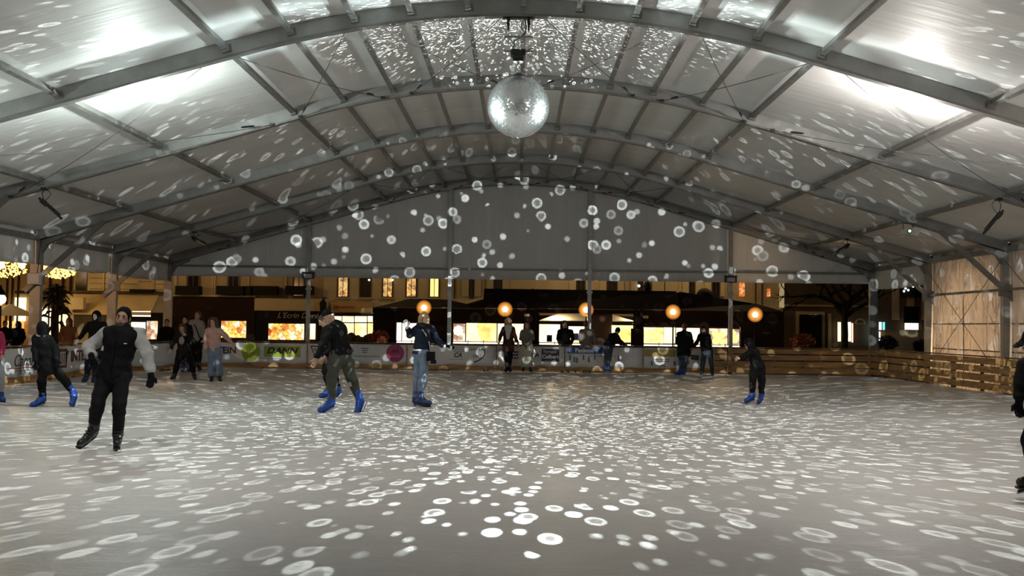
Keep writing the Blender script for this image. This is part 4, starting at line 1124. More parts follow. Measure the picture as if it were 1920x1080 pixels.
def person(label, Y, J, look=(0, -1, 0), s=1.0, h=.014, top=None, legs=None, skin=None, hair=('black', 'short'), skates='blue',
           gloves=None, hem=.0, hem_r=.17, sleeves=True, sleeve=None, torso=.15, wide=1.0, trouser_r=1.0, extras=None, hands='relaxed', group=None, face=True, flare=1.0, feet=True, fold=.006, tail=None, beard=None, cuff=None):
    """J maps joints to (px, py, dy): where the joint shows in the photograph and how far it is behind (+) or in front of (-) Y"""
    P = {k: np.array(at(v[0], v[1], Y + (v[2] if len(v) > 2 else 0))) for k, v in J.items()}
    skin = skin or SKIN
    base = (P['ankl'] + P['ankr']) / 2
    root = thing('person', label, 'person', (base[0], base[1], 0 if feet else -.1), group)
    look = nrm(look)
    # head frame
    up = nrm(P['head'] - P['neck']); fw = nrm(look - (look @ up) * up * .8); up = nrm(up - (up @ fw) * fw); sd = np.cross(fw, up)
    H = P['head']
    sh = (P['shl'] + P['shr']) / 2; hp = (P['hipl'] + P['hipr']) / 2
    spine = nrm(sh - hp); lat = nrm(P['shr'] - P['shl']); fb = nrm(np.cross(lat, spine)); fb = fb if fb @ np.array([0, -1, 0]) > 0 else fb
    halfw = np.linalg.norm(P['shr'] - P['shl']) / 2
    halfw = max(halfw, .13 * s)
    waist = hp + (sh - hp) * .38; chest = hp + (sh - hp) * .78
    allp = np.stack(list(P.values())); lo = allp.min(0) - .26; hi = allp.max(0) + .26
    def torso_prims(F, g, hemd=0):
        F.cone(waist, chest, torso * .88 * s + g, torso * 1.05 * s * wide + g, .05, fb, .68)
        F.cone(hp, waist, torso * 1.02 * s + g, torso * .88 * s + g, .05, fb, .72)
        F.cone(P['shl'] + (sh - P['shl']) * .15, P['shr'] + (sh - P['shr']) * .15, .065 * s + g, .065 * s + g, .05)
        F.cone(chest, sh + spine * .02, .11 * s + g, .07 * s + g, .05, fb, .75)
    def arm_prims(F, g, end=1.0):
        for q in 'lr':
            F.cone(P['sh' + q], P['elb' + q], .054 * s + g, .043 * s + g, .025)
            dv = P['wri' + q] - P['elb' + q]; e = P['wri' + q] - nrm(dv) * ((.022 * s + g) if g else 0)
            F.cone(P['elb' + q], e, .042 * s + g, .030 * s + g * 1.05, .02)
    def leg_prims(F, g, end=1.0, fl=1.0, k=.03):
        for q in 'lr':
            F.cone(P['hip' + q], P['knee' + q], .083 * s * trouser_r + g, .058 * s * trouser_r + g, k)
            e = P['knee' + q] + (P['ank' + q] - P['knee' + q]) * end
            F.cone(P['knee' + q], e, .056 * s * trouser_r + g, (.040 * s + g) * fl, .025)
            calf = P['knee' + q] + (P['ank' + q] - P['knee' + q]) * .3
            F.cone(calf, calf + (P['ank' + q] - P['knee' + q]) * .15, .055 * s * trouser_r + g, .05 * s * trouser_r + g, .03)
    def hand_prims(F, q, g=0):
        w = P['wri' + q]; d = nrm(w - P['elb' + q])
        if 'hand' + q in P: d = nrm(P['hand' + q] - w)
        side = nrm(np.cross(d, [0, 1, .15])); palmn = np.cross(d, side)
        if q == 'l': side = -side                                      # thumb side
        pe = w + d * .085 * s
        F.cone(w, pe, .026 * s + g, .038 * s + g, .012, palmn, .5)
        for i, (o, L_) in enumerate(((-.030, .062), (-.010, .075), (.011, .080), (.031, .072))):
            a = pe + side * o * s - d * .008; curl = .35 + .12 * i * (1 if hands == 'relaxed' else 2)
            m_ = a + (d + palmn * .25 * curl + side * o * 3) * L_ * .5 * s; e = m_ + (d * .8 + palmn * curl) * L_ * .5 * s
            F.cone(a, m_, .0105 * s + g, .0095 * s + g, .006); F.cone(m_, e, .0095 * s + g, .008 * s + g, .004)
        a = w + d * .03 * s + side * .026 * s; m_ = a + (d * .6 + side * .75) * .045 * s; e = m_ + (d * .95 + side * .2 + palmn * .2) * .038 * s
        F.cone(a, m_, .013 * s + g, .011 * s + g, .008); F.cone(m_, e, .011 * s + g, .009 * s + g, .004)
    # ---- body: one continuous surface
    F = Field(lo, hi, h)
    torso_prims(F, 0); arm_prims(F, 0); leg_prims(F, 0)
    F.cone(sh + spine * .03, H - up * .06 * s + fw * -.01, .062 * s, .052 * s, .03)
    F.ell(H + up * .025 * s - fw * .008 * s, (sd, fw, up), (.074 * s, .093 * s, .100 * s), .02)
    F.ell(H + fw * .018 * s - up * .05 * s, (sd, fw, up), (.060 * s, .070 * s, .072 * s), .03)
    F.cone(H + fw * .05 * s - up * .088 * s, H + fw * .062 * s - up * .092 * s, .028 * s, .024 * s, .02)
    if face:
        F.cone(H + fw * .085 * s + up * .012 * s, H + fw * .106 * s - up * .028 * s, .010 * s, .016 * s, .012)
        F.cone(H + fw * .082 * s + up * .03 * s - sd * .035 * s, H + fw * .082 * s + up * .03 * s + sd * .035 * s, .012 * s, .012 * s, .012)
        for q in (-1, 1):
            F.carve(H + fw * .098 * s + sd * q * .032 * s + up * .010 * s, .011 * s, .010)
            F.ell(H + sd * q * .076 * s - up * .005 * s - fw * .01 * s, (sd, fw, up), (.012 * s, .022 * s, .033 * s), .008)
        F.cone(H + fw * .083 * s - up * .055 * s - sd * .02 * s, H + fw * .083 * s - up * .055 * s + sd * .02 * s, .009 * s, .009 * s, .008)
    for q in 'lr':
        hand_prims(F, q)
        kd = nrm(P['ank' + q] - P['knee' + q]); hl = P['ank' + q] + kd * .05 * s
        F.cone(P['ank' + q], hl, .04 * s, .036 * s, .02)
        if 'toe' + q in P: F.cone(hl, hl + nrm(P['toe' + q] - hl) * .15 * s, .036 * s, .028 * s, .02)
    np_mesh('body', *F.mesh(), skin, root)
    if face:
        k = MB()
        for q in (-1, 1): k.sphere(H + fw * .086 * s + sd * q * .032 * s + up * .010 * s, .0075 * s, 8, 6)
        k.build('eyes', EYE, root)
        k = MB()
        for q in (-1, 1): k.tube([H + fw * .092 * s + sd * q * (.018 + .012 * i) * s + up * (.030 + .004 * math.sin(i)) * s for i in range(3)], .005 * s, 5)
        k.build('eyebrows', HAIRM['black'], root)
    # ---- hair / hood / hat
    if hair:
        col, style = hair; hm = HAIRM.get(col) or col
        F = Field(H - .38 * s, H + .32 * s, min(h, .012))
        if style == 'hood':
            F.ell(H + up * .01 * s - fw * .02 * s, (sd, fw, up), (.108 * s, .125 * s, .140 * s), .02)
            F.cone(H - up * .1 * s - fw * .02, sh + spine * .02, .095 * s, .10 * s, .05)
            F.carve(H + fw * .125 * s - up * .01 * s, .083 * s, .02)
        elif style in ('beanie', 'cap'):
            F.ell(H + up * .035 * s - fw * .01 * s, (sd, fw, up), (.088 * s, .106 * s, .108 * s), .02)
            F.cut(H + up * .028 * s, -(up * .95 - fw * .25))
            if style == 'cap': F.cone(H + fw * .09 * s + up * .045 * s, H + fw * .16 * s + up * .035 * s, .06 * s, .05 * s, .02, up, .15)
        else:
            F.ell(H + up * .035 * s - fw * .014 * s, (sd, fw, up), (.084 * s, .100 * s, .102 * s), .02)
            if style == 'short': F.ell(H - fw * .03 * s - up * .02 * s, (sd, fw, up), (.078 * s, .075 * s, .075 * s), .02)
            if style in ('long', 'wavy', 'bob'):
                Lh = {'long': .24, 'wavy': .2, 'bob': .13}[style]; rr_ = {'long': .045, 'wavy': .072, 'bob': .055}[style]
                for q in (-1, 1):
                    F.cone(H + sd * q * .065 * s - fw * .02 * s + up * .02 * s, H + sd * q * (.085 if style != 'wavy' else .12) * s - fw * .02 * s - up * Lh * s, rr_ * s, rr_ * s * .8, .04)
                F.cone(H - fw * .06 * s, H - fw * .07 * s - up * Lh * s, .08 * s, .075 * s, .04)
                if style == 'wavy':
                    F.ell(H + up * .04 * s - fw * .02 * s, (sd, fw, up), (.12 * s, .12 * s, .115 * s), .03); F.folds(.012, 55, 3)
            # open the face
            F.carve(H + fw * .15 * s - up * .03 * s, .128 * s, .015)
        np_mesh({'hood': 'hood', 'beanie': 'hat', 'cap': 'hat'}.get(style, 'hair'), *F.mesh(), hm, root)
    if beard:
        F = Field(H - .2, H + .2, .008); F.ell(H + fw * .028 * s - up * .07 * s, (sd, fw, up), (.062 * s, .066 * s, .058 * s), .01); F.cut(H - up * .045 * s, up - fw * .1)
        np_mesh('beard', *F.mesh(), beard, root)
    # ---- upper garment
    if top:
        F = Field(lo, hi, h); torso_prims(F, .026)
        if sleeves and sleeve is None: arm_prims(F, .022, .97)
        if hem:
            dn = -spine * .3 + np.array([0, 0, -1]) * .7; e = hp + dn * hem
            F.cone(hp, e, (torso + .02) * s + .02, hem_r * s, .05, fb, .72)
        F.cone(sh + spine * .02, sh + spine * .06 + up * .02, .085 * s, .075 * s, .03)
        if hem: F.cut(hp - spine * hem, -spine)
        else: F.cut(hp - spine * .02, -spine)
        F.folds(fold, 34, int(J['head'][0])); np_mesh('jacket', *F.mesh(), top, root)
        if sleeve is not None:
            F = Field(lo, hi, h); arm_prims(F, .03, .97); F.folds(fold * 1.3, 40, 5); np_mesh('sleeves', *F.mesh(), sleeve, root)
    # ---- trousers
    if legs:
        F = Field(lo, hi, h); leg_prims(F, .02, .97, flare)
        F.cone(hp - spine * .02, hp + spine * .06, torso * .98 * s + .012, torso * .9 * s + .012, .05, fb, .74)
        F.cone(P['hipl'], P['hipr'], .09 * s + .01, .09 * s + .01, .04)
        F.cut(hp + spine * .08, spine)
        F.folds(fold, 30, 2 + int(J['head'][1])); np_mesh('trousers', *F.mesh(), legs, root)
    if gloves:
        for q in 'lr':
            d = P['wri' + q]; F = Field(d - .25, d + .25, .008); hand_prims(F, q, .004); F.cone(P['wri' + q] - nrm(P['wri' + q] - P['elb' + q]) * .05, P['wri' + q], .042 * s, .036 * s, .01)
            np_mesh('glove', *F.mesh(), gloves, root)
    # ---- skates or shoes
    if feet:
        bm_, dk = {'blue': (BLUE, BLUE_D), 'navy': (BLUE_D, SKB), 'black': (SKB, SKB), 'shoe': (SKB, SKB)}[skates]
        for q in 'lr':
            A = P['ank' + q]; kd = nrm(A - P['knee' + q]); T = P['toe' + q]
            heel = A + kd * .075 * s; fd = T - heel; 
            fd = nrm(fd - kd * (fd @ kd) * .0); Tt = heel + fd * .20 * s
            dn = kd - (kd @ fd) * fd; dn = nrm(dn if np.linalg.norm(dn) > .1 else np.array([0, 0, -1]))
            sdv = np.cross(fd, dn)
            F = Field(np.minimum.reduce([A, heel, Tt]) - .2, np.maximum.reduce([A, heel, Tt]) + .2, .009 if h < .012 else .012)
            F.cone(A - kd * .09 * s, A, .064 * s, .056 * s, .02); F.cone(A, heel - fd * .015, .056 * s, .050 * s, .02)
            F.cone(heel, Tt, .050 * s, .045 * s, .025, sdv, .8); F.cone(A, heel + fd * .12 * s, .05 * s, .042 * s, .03)
            F.ell(Tt, (fd, sdv, dn), (.06 * s, .042 * s, .045 * s), .015)
            F.cut(heel + dn * .045 * s, dn)
            b = np_mesh('skate' if skates != 'shoe' else 'shoe', *F.mesh(), bm_, root)
            k = MB()
            for i in range(5):
                c = A + (heel + fd * .12 * s - A) * (i / 4.5) - kd * .05 * s * (1 - i / 4); n_ = nrm(fd - kd * .4); c = c + n_ * (.057 - .006 * i / 4) * s
                k.tube([c - sdv * .04 * s - n_ * .016, c, c + sdv * .04 * s - n_ * .016], .007 * s, 5)
            k.build('laces', LACE, b)
            k = MB(); c1 = Vector(heel - fd * .02 * s); c2 = Vector(Tt + fd * .045 * s); D = Vector(dn)
            if skates != 'shoe':
                k.bar(c1 + D * .052 * s, c2 + D * .052 * s, .075 * s, .02 * s, up=D)
                o_ = k.build('sole', dk, b)
                k = MB(); k.bar(c1 + D * .070 * s + Vector(fd) * .03, c1 + D * .070 * s + Vector(fd) * .09, .025, .03, up=D); k.bar(c2 + D * .070 * s - Vector(fd) * .09, c2 + D * .070 * s - Vector(fd) * .02, .025, .03, up=D)
                k.bar(c1 + D * .083 * s, c2 + D * .083 * s, .012, .018, up=D); k.build('blade_holder', HOLDER if skates == 'blue' else SKB, b)
                k = MB(); k.bar(c1 + D * .098 * s - Vector(fd) * .02, c2 + D * .098 * s + Vector(fd) * .01, .005, .02, up=D); k.build('blade', BLADE, b)
            else:
                k.bar(c1 + D * .05 * s, c2 + D * .05 * s, .08 * s, .02 * s, up=D); k.build('sole', SKB, b)
    if extras: extras(root, P, dict(H=H, fw=fw, up=up, sd=sd, sh=sh, hp=hp, spine=spine, fb=fb, lat=lat, s=s, waist=waist, chest=chest))
    return root

def tube_part(name, pts, r_, material, root, n=6):
    k = MB(); k.tube([Vector(p) for p in pts], r_, n); return k.build(name, material, root)
BLK = cloth('black', (.0045, .0045, .005)); BLK2 = cloth('charcoal', (.009, .009, .010)); DKBL = cloth('darkblue', (.012, .016, .035)); GREYS = cloth('lightgrey', (.34, .34, .33))
JEAN = cloth('jeans', (.13, .17, .23)); JEAND = cloth('jeans_dark', (.045, .055, .07)); OLIVE = cloth('olive', (.055, .058, .045)); CREAM = cloth('cream', (.34, .33, .27)); DENIM = cloth('denim_navy', (.010, .013, .026))
PINK = cloth('pink', (.40, .26, .23)); BRN = cloth('brown', (.035, .016, .011)); WHITE = cloth('white', (.55, .53, .49)); SHIRT = cloth('shirt_grey', (.26, .24, .23)); GREY2 = cloth('grey_jacket', (.19, .165, .14)); CAMO = cloth('camo_grey', (.12, .11, .10)); MAGJ = cloth('magenta', (.25, .02, .06)); GREYP = cloth('grey_trousers', (.25, .25, .27))
WGLOVE = cloth('white_glove', (.62, .62, .62))

# man in the black vest, foreground left
def ex_man(root, P, q):
    tube_part('zip', [q['chest'] + q['fb'] * .02 + np.array([0, -.155, .1]), q['waist'] + np.array([0, -.165, 0]), q['hp'] + np.array([0, -.175, -.08])], .006, BLK2, root, 5)
    k = MB(); k.box(Vector(q['chest'] + np.array([.12, -.165, .0])), (.035, .01, .012)); k.build('chest_logo', WHITE, root)
person('man in black padded vest with pale grey sleeves gliding towards the camera', 12.45,
       dict(head=(230.5, 596), neck=(227, 616), shl=(200, 626), shr=(260, 627), elbl=(166, 652, .02), elbr=(275.5, 664, -.02), wril=(171, 667, -.24), wrir=(283, 702, -.1), handl=(176, 681, -.2), handr=(281, 728, -.12),
            hipl=(196, 703), hipr=(230, 704), kneel=(183, 756, -.14), kneer=(224.5, 758, -.12), ankl=(176, 803, .08), ankr=(221, 814, 0), toel=(156, 827, -.02), toer=(219, 833, -.24)),
       look=(.12, -1, -.05), s=1.05, h=.0095, top=BLK, sleeve=GREYS, legs=BLK2, skin=SKIN_D, hair=('black', 'short'), skates='black', gloves=BLK, hem=.10, hem_r=.165, torso=.155, wide=1.08, extras=ex_man, trouser_r=1.0, fold=.007, beard=HAIRM['brown'])
# youngster in black, left
def ex_col(root, P, q):
    k = MB(); c = Vector(q['sh'] + q['spine'] * .055)
    k.tube([c + Vector(q['lat']) * (.085 * math.cos(a)) + Vector(q['fb']) * (.075 * math.sin(a)) for a in [2 * PI * i / 16 for i in range(17)]], .03, 8, caps=False); k.build('collar', WHITE, root)
person('youngster in black coat with pale collar and blue skates striding left', 18.3,
       dict(head=(79.5, 616), neck=(80, 626), shl=(68, 634), shr=(92, 636), elbl=(65.5, 655, -.05), elbr=(104, 656), wril=(67.5, 680, -.12), wrir=(107, 676, -.1),
            hipl=(81, 686), hipr=(98, 685), kneel=(78, 714, -.08), kneer=(117, 708, .02), ankl=(80, 743), ankr=(135.5, 733, .1), toel=(64, 757, -.06), toer=(134, 757, .02)),
       look=(-.35, .9, -.1), s=.92, h=.011, top=BLK2, legs=BLK, hair=(BLK2, 'hood'), hem=.16, hem_r=.19, extras=ex_col, torso=.15, gloves=BLK)
# person in dark hood with pale face at the left barrier
person('person in black hooded coat with pale face and blue skates at the left barrier', 25.8,
       dict(head=(180.5, 593), neck=(181, 604), shl=(167, 609), shr=(195, 610), elbl=(158, 622, -.05), elbr=(198, 630), wril=(147, 637, -.1), wrir=(194, 648, -.1),
            hipl=(169, 652), hipr=(186, 652), kneel=(165, 680, -.06), kneer=(181, 680, -.06), ankl=(163, 703), ankr=(178, 703), toel=(158, 711, -.15), toer=(175, 711, -.15)),
       look=(-.1, -1, -.1), s=1.02, top=BLK, legs=DKBL, skin=mat('skin_pale', (.62, .58, .54), .55), hair=(BLK, 'hood'), hem=.32, hem_r=.21, skates='navy')
# dark figure behind the slanting barrier
person('person in dark coat standing outside the rink behind the slanting corner barrier', 33.4,
       dict(head=(313, 601), neck=(313, 610), shl=(303, 615), shr=(323, 615), elbl=(299.5, 628), elbr=(327, 628), wril=(302, 641, -.1), wrir=(324, 641, -.1),
            hipl=(308, 642), hipr=(318, 642), kneel=(308, 666), kneer=(318, 666), ankl=(308, 689), ankr=(318, 689), toel=(307, 694, -.2), toer=(318, 694, -.2)),
       look=(.3, -1, 0), s=1.0, top=BLK, legs=BLK, hair=('brown', 'short'), skates='shoe', hem=.3, hem_r=.2) if False else None
# woman leaning forward, arm raised
def ex_top(root, P, q):
    k = MB(); c = Vector(q['chest'] + np.array([0, -.155, -.02])); k.sphere(c, .075, 10, 8, (1, .3, 1.5)); k.build('shirt_print', SHIRT, root)
person('woman in dark jacket bending forward with one arm raised to her chin', 27.5,
       dict(head=(342, 615, -.1), neck=(343, 625), shl=(333, 630), shr=(355, 631), elbl=(323, 645, -.05), elbr=(364, 640, -.15), wril=(320.5, 655, -.1), wrir=(349, 629, -.26),
            hipl=(338, 660, .08), hipr=(352, 660, .08), kneel=(332, 683, -.02), kneer=(359, 683, -.02), ankl=(327.5, 703, .05), ankr=(364, 703, .05), toel=(322, 709, -.1), toer=(366, 709, -.15)),
       look=(.1, -1, -.1), s=.95, top=BLK2, legs=BLK, hair=('brown', 'long'), skates='black', extras=ex_top, hem=.08)
# man in the grey shirt with a shoulder strap
def ex_strap(root, P, q):
    f = np.array([0, -1, 0]) * .15
    tube_part('shoulder_strap', [P['shl'] + q['spine'] * .07 + f * .3, q['chest'] + f + np.array([.02, 0, 0]), q['waist'] + f * 1.05 + np.array([.10, 0, 0]), P['hipr'] + f * .6 + np.array([.1, 0, .02])], .016, BLK, root)
    k = MB(); k.box(Vector(P['hipr'] + np.array([.16, -.06, .02])), (.16, .1, .2)); k.build('shoulder_bag', BLK, root)
person('man in grey shirt with dark diagonal strap standing at the far corner barrier', 32.5,
       dict(head=(370.5, 591), neck=(369, 600), shl=(359, 605), shr=(379, 606), elbl=(355, 619), elbr=(382, 621), wril=(354, 633, -.08), wrir=(380, 635, -.08),
            hipl=(363, 640), hipr=(374, 640), kneel=(363, 664), kneer=(373.5, 664), ankl=(364, 684), ankr=(373, 684), toel=(361, 690, -.18), toer=(375, 690, -.18)),
       look=(0, -1, -.1), s=1.06, top=SHIRT, legs=BLK, hair=('brown', 'short'), skates='black', extras=ex_strap)
person('shadowy person in dark blue skates half hidden behind the bending woman', 31.5,
       dict(head=(347, 600), neck=(347, 609), shl=(338, 614), shr=(356, 614), elbl=(335, 627), elbr=(359, 627), wril=(337, 640, -.1), wrir=(356, 640, -.1),
            hipl=(342, 645), hipr=(352, 645), kneel=(342, 668), kneer=(353, 668), ankl=(343, 687), ankr=(354, 687), toel=(341, 693, -.18), toer=(356, 693, -.18)),
       look=(.1, -1, -.1), s=.98, top=BLK, legs=BLK, hair=('black', 'short'), skates='navy')
# woman in the pink blouse
person('woman with big wavy hair in pink blouse and wide pale jeans at left', 26.9,
       dict(head=(399.5, 605), neck=(400, 615.5), shl=(390, 621), shr=(412.5, 621), elbl=(386, 635), elbr=(424, 632), wril=(385.5, 647, -.08), wrir=(434, 642, -.1), handr=(436, 650, -.1),
            hipl=(396.5, 657), hipr=(408, 657), kneel=(396, 681, -.03), kneer=(409.5, 681, -.03), ankl=(397, 703), ankr=(411, 703), toel=(396, 711, -.18), toer=(413, 711, -.18)),
       look=(-.1, -1, -.05), s=1.0, top=PINK, legs=JEAN, hair=('brown', 'wavy'), skates='black', trouser_r=1.12, flare=1.75, torso=.14)
# skater bending to the left, in front, and the one behind him
person('skater in black hoodie and olive cargo trousers leaning left in blue skates', 17.95,
       dict(head=(617, 594), neck=(627, 606), shl=(622, 617, -.17), shr=(641, 614, .17), elbl=(606, 649, -.2), elbr=(628, 647, .22), wril=(592, 673, -.22), wrir=(611, 668, .25), handl=(588, 684, -.22),
            hipl=(632, 663, -.08), hipr=(650, 663, .08), kneel=(623, 704, -.12), kneer=(657, 706, .06), ankl=(622, 748, -.05), ankr=(673, 744, .12), toel=(603, 767, -.1), toer=(671, 766, .1)),
       look=(-1, -.15, -.25), s=1.06, h=.0105, top=BLK, legs=OLIVE, hair=('black', 'beanie'), hem=.03, torso=.17, trouser_r=1.18, fold=.009,
       extras=lambda root, P, q: [tube_part('knee_patch', [P['kneer'] + np.array([-.01, -.085, -.10]), P['kneer'] + np.array([.02, -.09, -.17])], .035, mat('cloth_patch', (.22, .22, .2), .7), root, 8),
                                  tube_part('pocket_print', [P['hipl'] + np.array([.05, -.11, -.08]), P['hipl'] + np.array([-.02, -.12, -.22])], .03, mat('cloth_patch2', (.11, .115, .10), .7), root, 8)] and None)
person('skater in dark clothes and blue skates, mostly hidden behind the olive-trousered skater', 21.4,
       dict(head=(606, 602), neck=(614, 611), shl=(611, 620, -.15), shr=(622, 619, .15), elbl=(603, 643, -.18), elbr=(618, 641, .18), wril=(599, 661, -.2), wrir=(613, 660, .2),
            hipl=(613, 665, -.08), hipr=(624, 665, .08), kneel=(611, 698, -.1), kneer=(625, 699, .05), ankl=(618, 728, -.02), ankr=(633, 726, .08), toel=(608, 739, -.05), toer=(627, 741, .05)),
       look=(-1, -.3, -.15), s=1.0, h=.012, top=BLK2, legs=BLK, hair=('brown', 'short'), torso=.15)
# woman in the navy denim jacket
def ex_denim(root, P, q):
    k = MB(); c = Vector(at(808, 668, 19.25)); k.box(c, (.15, .12, .17)); k.box(c + Vector((.02, -.07, .03)), (.12, .03, .1)); k.box(c + Vector((.05, -.03, -.1)), (.1, .06, .07)); k.build('waist_bag', BLK, root)
    tube_part('bag_strap', [q['sh'] + np.array([-.06, -.05, .05]), q['chest'] + np.array([.06, -.19, 0]), q['waist'] + np.array([.14, -.15, .02]), np.array(at(808, 660, 19.25))], .012, GREYS, root)
    k = MB(); k.tube([Vector(q['hp'] + q['spine'] * .055) + Vector((.152 * math.cos(a), .12 * math.sin(a), 0)) for a in [2 * PI * i / 20 for i in range(21)]], .018, 6, caps=False); k.build('shirt_hem', WHITE, root)
    F = Field(q['sh'] - .25, q['sh'] + .25, .011)
    for i in range(10):
        a = 2 * PI * i / 10; b_ = 2 * PI * (i + 1) / 10; c = q['sh'] + np.array([.01, -.02, .055])
        F.cone(c + np.array([.10 * math.cos(a), .09 * math.sin(a), -.02 * math.cos(a)]), c + np.array([.10 * math.cos(b_), .09 * math.sin(b_), -.02 * math.cos(b_)]), .052, .052, .03)
    F.cone(q['sh'] + np.array([.06, -.11, .02]), q['sh'] + np.array([.09, -.15, -.17]), .055, .06, .03)
    F.folds(.008, 40, 2); np_mesh('scarf', *F.mesh(), BLK2, root)
    k = MB(); k.box(Vector(P['wrir'] + np.array([.10, -.03, .0])), (.16, .03, .06), Matrix.Rotation(R(15), 3, 'Y')); k.build('dark_mitten', BLK, root)
person('woman in navy denim jacket and blue jeans looking up with arms spread, white gloves', 19.4,
       dict(head=(796, 598), neck=(794.5, 609), shl=(782.5, 617, .03), shr=(808, 617, -.03), elbl=(769, 628, .02), elbr=(821, 640, -.08), wril=(763, 614, -.08), wrir=(834, 650, -.16), handl=(761, 605, -.1), handr=(842, 652, -.18),
            hipl=(785, 662, .06), hipr=(796, 662, -.06), kneel=(784, 703, .05), kneer=(794, 704, -.07), ankl=(779.5, 744, .10), ankr=(787.5, 744, -.05), toel=(797, 755, .06), toer=(806, 756, -.10)),
       look=(.62, -.62, .45), s=1.0, h=.0105, top=DENIM, legs=JEAN, hair=('blond', 'bob'), skates='navy', gloves=WGLOVE, extras=ex_denim, torso=.145, trouser_r=1.0)
# woman with the white scarf and the woman next to her
def ex_scarf(root, P, q):
    F = Field(q['sh'] - .35, q['sh'] + .3, .013)
    for i in range(8):
        a = 2 * PI * i / 8; b_ = 2 * PI * (i + 1) / 8; c = q['sh'] + np.array([0, -.01, .07])
        F.cone(c + np.array([.09 * math.cos(a), .085 * math.sin(a), 0]), c + np.array([.09 * math.cos(b_), .085 * math.sin(b_), 0]), .05, .05, .03)
    F.cone(q['sh'] + np.array([0, -.11, .02]), q['sh'] + np.array([0, -.16, -.28]), .125, .05, .04, np.array([0, 1, 0]), .5)
    F.folds(.01, 36, 4); np_mesh('scarf', *F.mesh(), WHITE, root)
person('blond woman in long dark brown coat with a white scarf standing at the far barrier', 33.7,
       dict(head=(953, 603), neck=(953, 612), shl=(945, 617), shr=(961.5, 617), elbl=(938.5, 629), elbr=(966, 632), wril=(936, 640, -.05), wrir=(970, 642, -.05),
            hipl=(949, 647), hipr=(957.5, 647), kneel=(950, 669), kneer=(956, 669), ankl=(951, 686), ankr=(955, 686), toel=(949, 692, -.15), toer=(957, 692, -.15)),
       look=(.15, -1, .1), s=1.0, top=BRN, legs=BLK, hair=('blond', 'bob'), skates='black', extras=ex_scarf, hem=.22, hem_r=.19)
person('woman in grey patterned jacket and loose cream trousers with hands clasped in front', 33.5,
       dict(head=(988, 610), neck=(988, 618), shl=(979.5, 623), shr=(996.5, 623), elbl=(976.5, 635), elbr=(999.5, 635), wril=(985, 643, -.22), wrir=(990.5, 643, -.22),
            hipl=(983.5, 650), hipr=(992.5, 650), kneel=(983, 670), kneer=(993, 670), ankl=(982.5, 686), ankr=(993, 686), toel=(981, 692, -.16), toer=(995, 692, -.16)),
       look=(0, -1, -.15), s=.93, top=CAMO, legs=CREAM, hair=('brown', 'bob'), skates='black', trouser_r=1.15, flare=1.9, hem=.06)
# two people behind the far barrier
person('dark-haired person in black coat standing outside behind the far barrier, left of the redwood column', 35.7,
       dict(head=(1059, 608), neck=(1059, 617), shl=(1049, 622), shr=(1071, 622), elbl=(1046.5, 635), elbr=(1074, 635), wril=(1050, 646, -.1), wrir=(1070, 646, -.1),
            hipl=(1054, 652), hipr=(1065, 652), kneel=(1054, 674), kneer=(1065, 674), ankl=(1054, 694), ankr=(1065, 694), toel=(1053, 699, -.2), toer=(1066, 699, -.2)),
       look=(.5, -1, 0), s=1.05, top=BLK, legs=BLK, hair=('black', 'short'), skates='shoe', hem=.1)
person('person with reddish hair in beige jacket standing outside behind the Patinoire banner', 35.7,
       dict(head=(1099, 608), neck=(1099, 617), shl=(1090, 622), shr=(1110.5, 622), elbl=(1087, 635), elbr=(1115, 634), wril=(1090, 646, -.1), wrir=(1115.5, 646, -.06),
            hipl=(1094, 652), hipr=(1105, 652), kneel=(1094, 674), kneer=(1105, 674), ankl=(1094, 694), ankr=(1105, 694), toel=(1093, 699, -.2), toer=(1106, 699, -.2)),
       look=(.3, 1, 0), s=1.03, top=GREY2, legs=BLK2, hair=('red', 'short'), skates='shoe', hem=.1, face=False)
# leaning over the far barrier
person('person in black with striped trousers and blue skates leaning over the far barrier', 33.55,
       dict(head=(1158, 621, .5), neck=(1154, 627, .35), shl=(1146, 630, .2), shr=(1157, 632, .3), elbl=(1158, 640, .45), elbr=(1164, 641, .55), wril=(1164, 645, .7), wrir=(1171, 646, .75),
            hipl=(1136.5, 650), hipr=(1145, 650), kneel=(1137, 670), kneer=(1144, 671), ankl=(1136.5, 687), ankr=(1141, 687), toel=(1135, 694, .2), toer=(1143, 694, .2)),
       look=(.5, 1, -.4), s=1.0, top=BLK, legs=JEAND, hair=('black', 'short'), face=False, hem=.08,
       extras=lambda root, P, q: tube_part('trouser_stripe', [P['hipr'] + np.array([.085, -.06, -.02]), P['kneer'] + np.array([.07, -.06, 0]), P['ankr'] + np.array([.05, -.05, .03])], .012, WHITE, root) and None)
person('person with maroon hair in long black coat and jeans leaning on the far barrier', 33.5,
       dict(head=(1283.5, 614, .3), neck=(1283, 622, .12), shl=(1273, 627, .05), shr=(1293, 627, .05), elbl=(1270, 642, .1), elbr=(1297, 641, .1), wril=(1276, 651, .3), wrir=(1296, 651, .4),
            hipl=(1277, 660, -.1), hipr=(1287, 660, -.1), kneel=(1277, 679, -.05), kneer=(1284, 679, -.05), ankl=(1277, 694), ankr=(1283, 694), toel=(1272, 700, .1), toer=(1281, 700, .18)),
       look=(.1, 1, -.4), s=1.08, top=BLK, legs=JEAND, hair=('red', 'short'), face=False, hem=.14, hem_r=.2, torso=.17)
